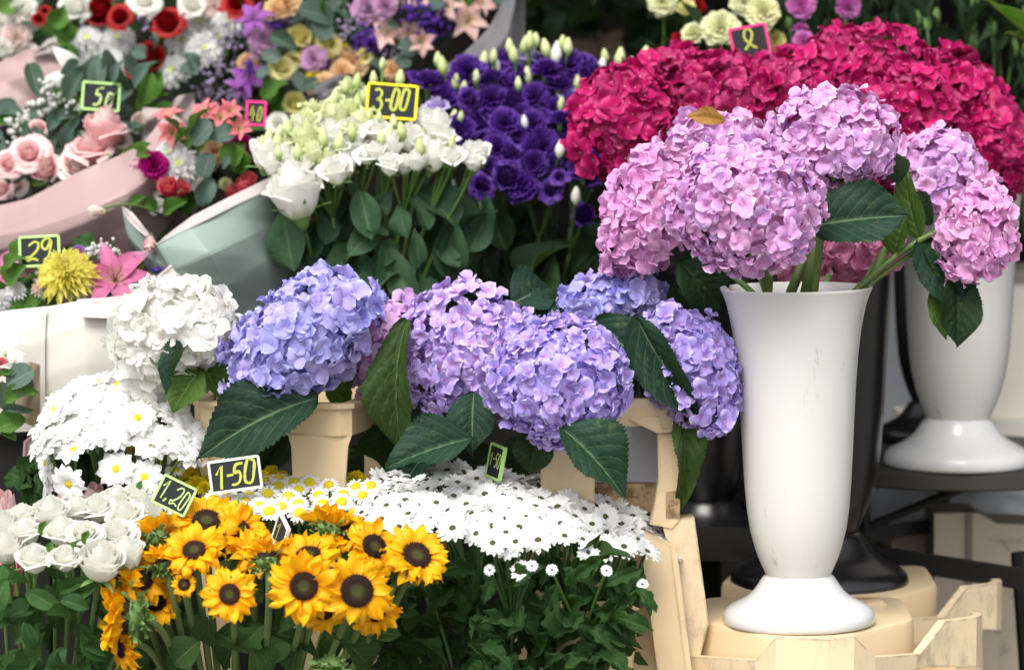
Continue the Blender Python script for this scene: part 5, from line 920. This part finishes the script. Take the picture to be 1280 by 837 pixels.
# ================= wrapped bouquets =================
def paper_mat(name, c, tr=.25, rough=.45):
    m, t, b, out = base(name); tc = node(t, 'ShaderNodeTexCoord'); nz = node(t, 'ShaderNodeTexNoise', {'Vector': tc.outputs['Object'], 'Scale': 14.0, 'Detail': 4})
    col = mixc(t, nz.outputs[0], c, tuple(x * .88 for x in c)); t.links.new(col, b.inputs['Base Color']); b.inputs['Roughness'].default_value = .42; b.inputs['Specular IOR Level'].default_value = .25
    vo = node(t, 'ShaderNodeTexVoronoi', {'Vector': tc.outputs['Object'], 'Scale': 13.0}); bp = node(t, 'ShaderNodeBump', {'Height': mth(t, 'ADD', nz.outputs[0], mth(t, 'MULTIPLY', vo.outputs['Distance'], .8)), 'Strength': .10, 'Distance': .012}); t.links.new(bp.outputs[0], b.inputs['Normal'])
    t_ = node(t, 'ShaderNodeBsdfTranslucent', {'Color': col}); mx = node(t, 'ShaderNodeMixShader', {0: tr, 1: b.outputs[0], 2: t_.outputs[0]}); t.links.new(mx.outputs[0], out.inputs[0]); return m
for k, c in dict(pp_pink=(.47, .33, .325), pp_mint=(.31, .39, .36), pp_white=(.74, .71, .65), pp_grey=(.16, .155, .165), pp_lin=(.66, .58, .56), pp_tan=(.36, .27, .18), pp_blush=(.46, .39, .37)).items(): X[k] = paper_mat(k.replace('pp_', '') + '_paper', c)
def cr(pts, n):
    pts = np.array(pts, float); q = np.linspace(0, len(pts) - 1, n); out = []
    for v in q:
        i = min(int(v), len(pts) - 2); f = v - i; p0, p1, p2, p3 = pts[max(i - 1, 0)], pts[i], pts[i + 1], pts[min(i + 2, len(pts) - 1)]
        out.append(.5 * (2 * p1 + (p2 - p0) * f + (2 * p0 - 5 * p1 + 4 * p2 - p3) * f * f + (3 * p1 - p0 - 3 * p2 + p3) * f ** 3))
    return np.array(out)
def lin(pts, n):
    pts = np.array(pts, float); q = np.linspace(0, len(pts) - 1, n); return np.stack([np.interp(q, np.arange(len(pts)), pts[:, c]) for c in range(pts.shape[1])], 1)
def paper(parent, rows, mat, name='wrapping_paper', n=64, k=36, wr=.0035, seed=0):
    A = np.stack([.25 * cr(r, n) + .75 * lin(r, n) for r in rows]); G = np.stack([.3 * cr(A[:, j], k) + .7 * lin(A[:, j], k) for j in range(n)], 1); V = np.zeros((k, n, 3)); q = np.random.default_rng(seed + n)
    ph = q.uniform(0, 6.28, 12); fr = q.uniform(-2.2, 2.2, (12, 2))
    for i in range(k):
        for j in range(n):
            u, v = j / n, i / k; d = sum((1 - 2 * abs(((fr[a, 0] * u + fr[a, 1] * v + ph[a]) % 1) - .5)) / (1 + .6 * a) for a in range(6)) / 3 - .4
            V[i, j] = at(G[i, j, 0], G[i, j, 1], G[i, j, 2] + wr * 9 * d)
    m = MB(); m.grid(V); W2 = V + np.array((0, .0012, 0)); m.grid(W2); return part(name, autosmooth(m.mesh(name, X[mat]), 9), parent)
FL = {'rose': lambda mt, i: rose_mesh(X[mt], i % 4, 26, .8, .75, .012, 1.15, close=.4, drop=.3), 'lis': lambda mt, i: rosem(mt, i), 'carn': cm, 'mum': lambda mt, i: mum_mesh(X[mt], i % 2, 4, 20, .062, .5, 'bloom', X['lime_eye']), 'spider': lambda mt, i: mum_mesh(X[mt], 1, 9, 24, .042, 1.1, 'bloom'), 'lily': lambda mt, i: lily_mesh(X[mt], i % 3), 'alst': lambda mt, i: lily_mesh(X[mt], i % 3 + 3, 6, .15, 'bloom', .7, .25), 'sprig': lambda mt, i: cluster_mesh(X[mt], i % 3, 22, .05, 'sprig', 1.3), 'gyp': lambda mt, i: cluster_mesh(X[mt], i % 3, 16, .095), 'bud': lambda mt, i: rose_mesh(X[mt], i % 2, 10, 1.1, .25, .01, 1.2), 'button': lambda mt, i: mum_mesh(X[mt], 0, 6, 16, .06, .85, 'bloom', X['lime_eye']), 'stat': lambda mt, i: cluster_mesh(X[mt], i % 3, 34, .075, 'sprig')}
NM = {'rose': 'rose', 'lis': 'lisianthus_bloom', 'carn': 'carnation_bloom', 'mum': 'chrysanthemum_bloom', 'spider': 'spider_chrysanthemum', 'lily': 'lily_bloom', 'alst': 'alstroemeria_bloom', 'sprig': 'lavender_sprig', 'gyp': 'gypsophila_sprig', 'bud': 'rosebud', 'button': 'button_chrysanthemum', 'stat': 'statice_sprig'}
def bouquet(label, c, Y, flowers, leaves=(), fill=None, fillmat=('gl', 'eu')):
    t = thing('bouquet', label, 'bouquet', at(*c, Y), 'wrapped bouquets')
    for i, fl_ in enumerate(flowers):
        k, mt, px, py, sz = fl_[:5]; f = fl_[5] if len(fl_) > 5 else (rr(-.3, .3), rr(.2, .6), 1); put(NM[k], FL[k](mt, i), t, px, py, Y + (fl_[6] if len(fl_) > 6 else rr(-.03, .02)), sz, f)
    for kd, mt, x0, y0, x1, y1, w in leaves: leaf(kd, mt, (x0, y0, Y - .03), (x1, y1, Y - .03 + rr(-.02, .02)), w, (rr(-.4, .4), rr(.2, .7), 1), t)
    if fill:
        for x, y in scatter(fill, 17, 15, 1500): a = rr(0, 6.28); L = rr(28, 48); mt = random.choice(fillmat); leaf('euc' if mt == 'eu' else 'rose', mt, (x, y, Y + rr(.03, .09)), (x + L * math.cos(a), y + L * math.sin(a), Y + rr(.02, .09)), L * .55, (rr(-.5, .5), rr(.1, .8), 1), t)
    return t
bq = bouquet('bouquet of pink roses, white beads and eucalyptus in dusty pink paper', (110, 200), .70,
  [('rose', 'rosepink', 130, 160, 66, (.2, 1, .35), -.06), ('rose', 'rosepink', 112, 187, 70, (.05, 1, .5), -.07), ('rose', 'palepink', 98, 206, 62, (0, .5, 1), -.07), ('rose', 'rosepink', 36, 192, 60, (-.1, .5, 1), -.06), ('rose', 'rosepink', 54, 208, 46, (0, .4, 1), -.06), ('rose', 'rosepink', 12, 205, 46, (0, .4, 1), -.06), ('rose', 'rosepink', 48, 160, 30), ('rose', 'palepink', 150, 176, 34), ('rose', 'palepink', 175, 150, 24), ('rose', 'palepink', 20, 232, 34), ('rose', 'rosepink', 2, 236, 34)]
  + [('gyp', 'gyp', x, y, s) for x, y, s in ((60, 112, 34), (70, 125, 36), (50, 132, 34), (20, 160, 38), (28, 148, 30), (92, 130, 26), (112, 132, 26), (10, 184, 30), (36, 208, 34), (62, 222, 28), (102, 172, 22), (12, 208, 30), (70, 106, 28))],
  [('lan', 'eu', x0, y0, x1, y1, w) for x0, y0, x1, y1, w in ((85, 130, 106, 82, 22), (108, 100, 118, 70, 16), (120, 130, 152, 108, 22), (115, 142, 150, 138, 18), (168, 112, 190, 70, 20), (140, 105, 150, 75, 14), (60, 165, 80, 135, 20), (80, 190, 98, 145, 18), (84, 185, 102, 172, 18), (55, 195, 68, 165, 20), (36, 168, 58, 170, 14), (25, 215, 46, 190, 16), (10, 232, 26, 214, 14), (160, 168, 182, 152, 16), (150, 160, 176, 166, 14), (70, 150, 100, 140, 16), (40, 178, 30, 150, 14), (0, 220, 30, 222, 16), (16, 196, 0, 176, 16), (60, 230, 80, 210, 14))],
  [(0, 140), (60, 105), (190, 85), (190, 150), (150, 190), (60, 235), (0, 240)], ('eu', 'eu', 'gl'))
paper(bq, [[(-25, 262, .62), (35, 248, .58), (100, 214, .57), (150, 194, .58), (180, 178, .60), (210, 138, .64)], [(-25, 300, .58), (45, 285, .54), (110, 262, .52), (160, 240, .53), (200, 212, .56), (236, 158, .64)], [(-25, 322, .60), (50, 312, .56), (110, 300, .54), (165, 290, .55), (205, 260, .60), (240, 200, .70)], [(-25, 360, .66), (50, 356, .64), (110, 350, .62), (165, 350, .62), (215, 340, .66), (250, 250, .74)]], 'pp_pink', seed=4)
paper(bq, [[(178, 134, .66), (208, 136, .66), (222, 120, .70), (243, 116, .72)], [(178, 160, .66), (205, 160, .66), (222, 150, .70), (243, 148, .72)], [(176, 188, .68), (198, 186, .68), (218, 186, .70), (240, 180, .74)]], 'pp_blush', n=20, seed=9)
bq = bouquet('bouquet of red roses and white chrysanthemums at the upper corner', (170, 50), .98,
  [('rose', 'red', 125, 14, 44), ('rose', 'red', 150, 22, 38), ('rose', 'red', 209, 28, 50), ('rose', 'red', 296, 6, 48), ('rose', 'red', 186, 72, 44), ('rose', 'red', 172, 86, 34), ('rose', 'red', 48, 24, 22), ('rose', 'red', 56, 14, 18), ('rose', 'red', 320, 2, 34)]
  + [('mum', 'white', x, y, s, f) for x, y, s, f in ((110, 50, 50, (-.2, .5, 1)), (147, 50, 50, (.1, .5, 1)), (140, 80, 46, (0, .3, 1)), (118, 70, 46, (-.2, .3, 1)), (155, 85, 36, (.3, .2, 1)), (248, 30, 52, (0, .6, 1)), (228, 52, 50, (-.2, .4, 1)), (256, 62, 54, (.1, .3, 1)), (216, 88, 50, (-.3, .1, 1)), (285, 28, 44, (.3, .5, 1)), (272, 48, 46, (.3, .3, 1)))]
  + [('carn', 'palepink', 20, 46, 44), ('carn', 'ivory', 26, 10, 44), ('carn', 'ivory', 0, 30, 36), ('carn', 'ivory', 4, 60, 30), ('lis', 'ivory', 95, 8, 50), ('lis', 'ivory', 180, 2, 50), ('lis', 'ivory', 240, 6, 40), ('lis', 'ivory', 35, 66, 34), ('carn', 'palepink', 268, 8, 36)]
  + [('sprig', 'lav', x, y, s) for x, y, s in ((292, 50, 44), (280, 75, 46), (268, 95, 44), (256, 110, 40), (300, 65, 40), (290, 120, 40), (298, 135, 34), (262, 128, 40), (185, 28, 40), (118, 82, 26))],
  [('lan', 'gl', 62, 38, 82, 8, 26), ('lan', 'gl', 62, 62, 84, 50, 24), ('lan', 'gl', 70, 50, 55, 22, 22), ('rose', 'gl', 80, 30, 90, 52, 26), ('euc', 'eu', 162, 66, 184, 66, 20), ('lan', 'eu', 232, 66, 250, 90, 18), ('euc', 'eu', 226, 82, 246, 88, 18), ('lan', 'gl', 0, 18, 22, 2, 26), ('lan', 'eu', 190, 40, 196, 58, 10), ('rose', 'gl', 78, 66, 98, 70, 26)], [(0, 0), (330, 0), (310, 120), (190, 110), (100, 80), (0, 80)], ('gl', 'hld', 'eu'))
paper(bq, [[(-15, 84, .86), (30, 64, .84), (68, 54, .86)], [(-15, 112, .82), (35, 96, .80), (84, 92, .83)], [(-15, 160, .80), (40, 150, .80), (100, 128, .84)]], 'pp_pink', n=22, seed=2); paper(bq, [[(48, 62, .83), (58, 50, .83), (70, 46, .84)], [(40, 70, .82), (60, 66, .82), (76, 74, .83)]], 'pp_blush', n=12, k=8, seed=3)
for q in ((100, 92, 66, 58, 20), (104, 100, 37, 104, 18)): leaf('lan', 'pet', (q[0], q[1], .78), (q[2], q[3], .76), q[4], (-.3, .6, 1), bq, 0, 'ribbon_petal') if 'pet' in X else part('calla_petal', cached(('cal', q[2]), lambda: (lambda m: (m.grid(*petal(1, .16, 9, 5, 'lance', .25, .2, .02)[:3]), m.mesh('calla_petal', X['ivory']))[1])(MB())), bq, leaf_M(at(q[0], q[1], .78), at(q[2], q[3], .76), 72 * S(.78), fv((-.3, .5, 1))))
bq = bouquet('bouquet of yellow, lilac and blush flowers with grey paper', (440, 60), .92,
  [('lis', 'lemon', x, y, s) for x, y, s in ((374, 46, 38), (410, 54, 40), (352, 86, 38), (366, 76, 34), (368, 130, 36), (378, 62, 30), (455, 70, 24))] + [('lis', 'ivory', 347, 154, 36), ('button', 'yellow', 392, 93, 22), ('button', 'yellow', 430, 62, 16), ('lis', 'lis_lilac', 416, 120, 36), ('lis', 'lis_lilac', 405, 130, 26)]
  + [('carn', 'peach', x, y, s) for x, y, s in ((440, 80, 48), (428, 92, 36), (406, 106, 36), (398, 116, 30), (358, 4, 44), (490, 88, 30), (345, 12, 34), (310, 80, 30))] + [('carn', 'lilac', x, y, s) for x, y, s in ((392, 74, 38), (410, 84, 30), (460, 12, 44), (482, 8, 36), (330, 50, 40), (342, 22, 34), (325, 62, 30), (350, 18, 26))]
  + [('alst', 'alst', x, y, s, f) for x, y, s, f in ((484, 44, 48, (-.2, .2, 1)), (512, 46, 48, (.2, .1, 1)), (585, 28, 58, (0, .2, 1)), (560, 10, 48, (-.3, .3, 1)), (525, 52, 40, (.3, -.2, 1)), (522, 4, 44, (0, .6, 1)), (600, 6, 40, (.4, .3, 1)))] + [('lily', 'clematis', 312, 98, 50, (-.3, .2, 1)), ('lily', 'clematis', 330, 34, 52, (0, .4, 1)), ('lily', 'clematis', 300, 108, 40, (.4, .2, 1)), ('lily', 'clematis', 318, 24, 46, (-.4, .4, 1))]
  + [('stat', 'statice', x, y, s) for x, y, s in ((464, 46, 44), (452, 56, 40), (530, 18, 46), (515, 14, 40), (545, 30, 42), (540, 44, 36), (470, 62, 34), (350, 30, 28), (342, 28, 24), (312, 84, 24), (550, 22, 40))] + [('sprig', 'lav', x, y, s) for x, y, s in ((440, 28, 48), (455, 22, 48), (430, 40, 34), (480, 60, 34), (498, 70, 30))],
  [('euc', 'eu', 370, 12, 418, 22, 36), ('euc', 'eu', 392, 22, 408, 50, 28), ('lan', 'gl', 402, -6, 410, 26, 8), ('lan', 'eu', 335, 45, 372, 62, 22), ('euc', 'eu', 326, 66, 350, 76, 20), ('euc', 'eu', 320, 92, 338, 92, 18), ('euc', 'eu', 364, 92, 384, 112, 24), ('euc', 'eu', 494, 78, 514, 76, 20), ('euc', 'eu', 500, 50, 520, 66, 24), ('euc', 'eu', 484, 34, 498, 28, 14), ('euc', 'eu', 535, 8, 555, 2, 22), ('lan', 'gl', 330, 120, 350, 100, 24), ('rose', 'gl', 332, 130, 345, 108, 26), ('euc', 'eu', 462, 76, 478, 84, 16), ('euc', 'eu', 380, 110, 396, 100, 16)], [(310, 0), (620, 0), (560, 60), (500, 90), (420, 130), (340, 160), (320, 100)], ('gl', 'eu', 'hld'))
paper(bq, [[(634, -10, .86), (612, 34, .83), (578, 68, .82), (540, 92, .82), (512, 106, .84)], [(648, -10, .86), (634, 45, .82), (598, 84, .80), (550, 104, .80), (515, 114, .82)], [(657, -10, .9), (656, 60, .85), (640, 100, .84), (590, 122, .84), (520, 128, .86)]], 'pp_grey', seed=5, wr=.0015)
paper(bq, [[(398, 104, .85), (420, 94, .84), (442, 92, .85)], [(384, 122, .84), (410, 114, .83), (440, 108, .84)], [(380, 145, .86), (405, 140, .85), (440, 128, .86)]], 'pp_grey', n=14, seed=6)
bq = bouquet('bouquet of coral, magenta and white flowers in mint paper', (250, 220), .56,
  [('carn', 'magcarn', 172, 224, 48, (-.3, .2, 1)), ('carn', 'magcarn', 192, 206, 40, (.1, .4, 1)), ('carn', 'magcarn', 300, 182, 36), ('carn', 'magcarn', 318, 190, 28), ('mum', 'white', 224, 206, 56, (0, .3, 1)), ('mum', 'white', 244, 224, 36, (.3, 0, 1)), ('mum', 'white', 212, 192, 44, (-.2, .5, 1)), ('carn', 'peach', 268, 190, 32), ('carn', 'palepink', 262, 200, 34), ('bud', 'redbud', 212, 236, 28, (-.2, .7, 1)), ('bud', 'redbud', 226, 238, 24, (.3, .5, 1)), ('bud', 'redbud', 290, 242, 24, (0, .8, .6)), ('bud', 'redbud', 306, 236, 26, (.2, .8, .6)), ('bud', 'redbud', 312, 228, 24), ('lis', 'ivory', 196, 258, 26, (0, .2, 1)), ('lis', 'ivory', 194, 236, 22)]
  + [('alst', 'coral', x, y, s, f) for x, y, s, f in ((212, 150, 44, (-.2, .9, .5)), (216, 168, 44, (-.1, .2, 1)), (258, 144, 42, (-.3, .7, .7)), (275, 150, 46, (.2, .6, .8)), (286, 142, 36, (.4, .6, .6)), (298, 162, 36, (.4, .4, 1)))] + [('bud', 'palepink', 121, 263, 18, (-1, .1, .2), -.12), ('bud', 'rosepink', 187, 304, 20, (-.1, -.8, .5), -.17), ('spider', 'cream', 282, 230, 20)],
  [('rose', 'gl', 282, 212, 304, 178, 34), ('rose', 'gl', 300, 218, 296, 182, 28), ('euc', 'eu', 242, 182, 262, 152, 36), ('euc', 'eu', 262, 172, 296, 166, 26), ('euc', 'eu', 254, 224, 262, 192, 28), ('lan', 'eu', 254, 258, 262, 218, 26), ('euc', 'eu', 278, 210, 286, 198, 14), ('lan', 'gl', 236, 170, 254, 130, 12), ('lan', 'gl', 218, 182, 246, 152, 14), ('lan', 'gl', 170, 196, 188, 190, 18), ('rose', 'gl', 205, 268, 232, 250, 22), ('lan', 'gl', 205, 150, 230, 162, 10), ('rose', 'gl', 180, 250, 196, 262, 18), ('lan', 'gl', 160, 262, 186, 240, 14)], [(165, 230), (190, 190), (320, 150), (320, 230), (250, 265), (200, 290), (175, 270)], ('gl', 'hld', 'rl'))
m = MB(); m.tube(curve(at(126, 262, .44), at(160, 246, .44), at(200, 268, .5), 10), [1.6 * S(.45)] * 10, 6); part('stem', m.mesh('stem', X['stem']), bq)
paper(bq, [[(152, 258, .48), (174, 284, .42), (195, 304, .38), (236, 284, .38), (296, 254, .42), (348, 232, .46)], [(160, 296, .46), (186, 322, .40), (215, 338, .36), (262, 318, .35), (315, 292, .41), (360, 270, .5)], [(182, 332, .46), (206, 350, .41), (238, 364, .38), (282, 358, .38), (335, 340, .44), (372, 318, .52)], [(225, 380, .5), (245, 392, .46), (265, 405, .44), (300, 405, .44), (345, 400, .48), (382, 385, .55)]], 'pp_mint', seed=7)
paper(bq, [[(204, 297, .41), (240, 270, .42), (295, 242, .46), (345, 218, .49)], [(197, 305, .375), (238, 285, .375), (298, 255, .41), (349, 232, .455)]], 'pp_lin', 'inner_paper', n=24, k=6, wr=.002, seed=8); paper(bq, [[(152, 257, .475), (166, 266, .45), (193, 300, .385)], [(156, 272, .47), (172, 287, .415), (195, 305, .375)]], 'pp_lin', 'inner_paper', n=14, k=6, wr=.002, seed=11)
bq = bouquet('bouquet with yellow chrysanthemum and pink lily in white paper', (100, 350), .36,
  [('spider', 'primrose', 84, 346, 84, (-.1, .6, 1), -.06), ('lily', 'lily', 144, 352, 100, (.1, .5, 1), -.04), ('lily', 'lily', 124, 362, 50, (-.7, .3, .6)), ('lily', 'lily', -2, 342, 60, (.4, .6, 1)), ('button', 'white', 20, 364, 30, (0, .5, 1)), ('button', 'white', 4, 374, 32, (0, .5, 1)), ('button', 'white', 2, 392, 26), ('button', 'palepink', 54, 360, 34, (0, .5, 1)), ('button', 'palepink', 72, 372, 32, (0, .4, 1)), ('carn', 'rosepink', 30, 332, 34, (0, .6, 1)), ('carn', 'lilac', 32, 325, 26), ('lis', 'palepink', 148, 372, 24), ('carn', 'clematis', 98, 314, 18), ('stat', 'statice', 196, 342, 26)]
  + [('gyp', 'gyp', x, y, s) for x, y, s in ((110, 318, 36), (122, 314, 30), (88, 320, 26), (62, 350, 30), (75, 358, 30), (98, 366, 34), (130, 310, 26), (145, 316, 20), (52, 352, 26), (105, 374, 24))],
  [('rose', 'gl', 12, 388, 60, 378, 42), ('rose', 'gl', 30, 392, 36, 358, 36), ('lan', 'gl', 8, 356, 30, 330, 30), ('lan', 'gl', 46, 384, 76, 374, 24), ('rose', 'gl', 158, 340, 180, 324, 20), ('lan', 'gl', 172, 352, 200, 346, 18), ('lan', 'gl', 6, 336, 22, 318, 20)], [(0, 330), (100, 320), (200, 340), (150, 372), (0, 390)], ('gl', 'rl', 'eu'))
paper(bq, [[(54, 384, .27), (100, 376, .25), (150, 374, .26), (195, 356, .32), (231, 326, .40)], [(54, 420, .25), (105, 405, .23), (160, 402, .24), (205, 390, .30), (238, 360, .38)], [(54, 470, .25), (110, 455, .23), (165, 450, .24), (210, 440, .3), (242, 410, .38)], [(56, 545, .27), (115, 535, .25), (170, 530, .26), (215, 520, .32), (246, 500, .4)]], 'pp_white', seed=12, wr=.0012)
paper(bq, [[(-25, 394, .26), (10, 388, .25), (58, 383, .25)], [(-25, 440, .24), (12, 432, .23), (56, 430, .245)], [(-25, 545, .26), (12, 540, .25), (56, 538, .25)]], 'pp_white', n=18, seed=13, wr=.001); paper(bq, [[(96, 374, .25), (130, 372, .25), (160, 368, .27), (190, 350, .32), (214, 330, .37)], [(102, 396, .215), (140, 398, .215), (172, 390, .235), (200, 370, .29), (222, 345, .355)]], 'pp_lin', 'inner_paper', n=20, k=8, wr=.002, seed=14)
bq = bouquet('small bouquet with white bloom and eucalyptus rolled in tan paper', (20, 480), .16, [('lily', 'ivory', 8, 446, 46, (-.2, .6, 1)), ('carn', 'coral', 2, 456, 22, (0, .3, 1)), ('lily', 'ivory', 18, 458, 36, (.6, .1, 1))],
  [('euc', 'eu', 8, 482, 40, 462, 34), ('euc', 'eu', 2, 476, 8, 508, 26), ('lan', 'gl', 6, 504, 46, 488, 22), ('rose', 'gl', -4, 536, 32, 522, 34), ('euc', 'eu', 4, 470, 22, 456, 18), ('lan', 'gl', 0, 470, 14, 462, 10), ('lan', 'eu', 4, 512, 42, 512, 10), ('euc', 'eu', 10, 480, 42, 486, 26), ('rose', 'gl', 0, 540, 22, 540, 34)])
paper(bq, [[(26, 456, .22), (38, 452, .2), (50, 456, .22)], [(20, 490, .2), (36, 492, .18), (50, 492, .2)], [(8, 512, .2), (30, 528, .18), (50, 536, .2)]], 'pp_tan', n=14, wr=.002, seed=15)
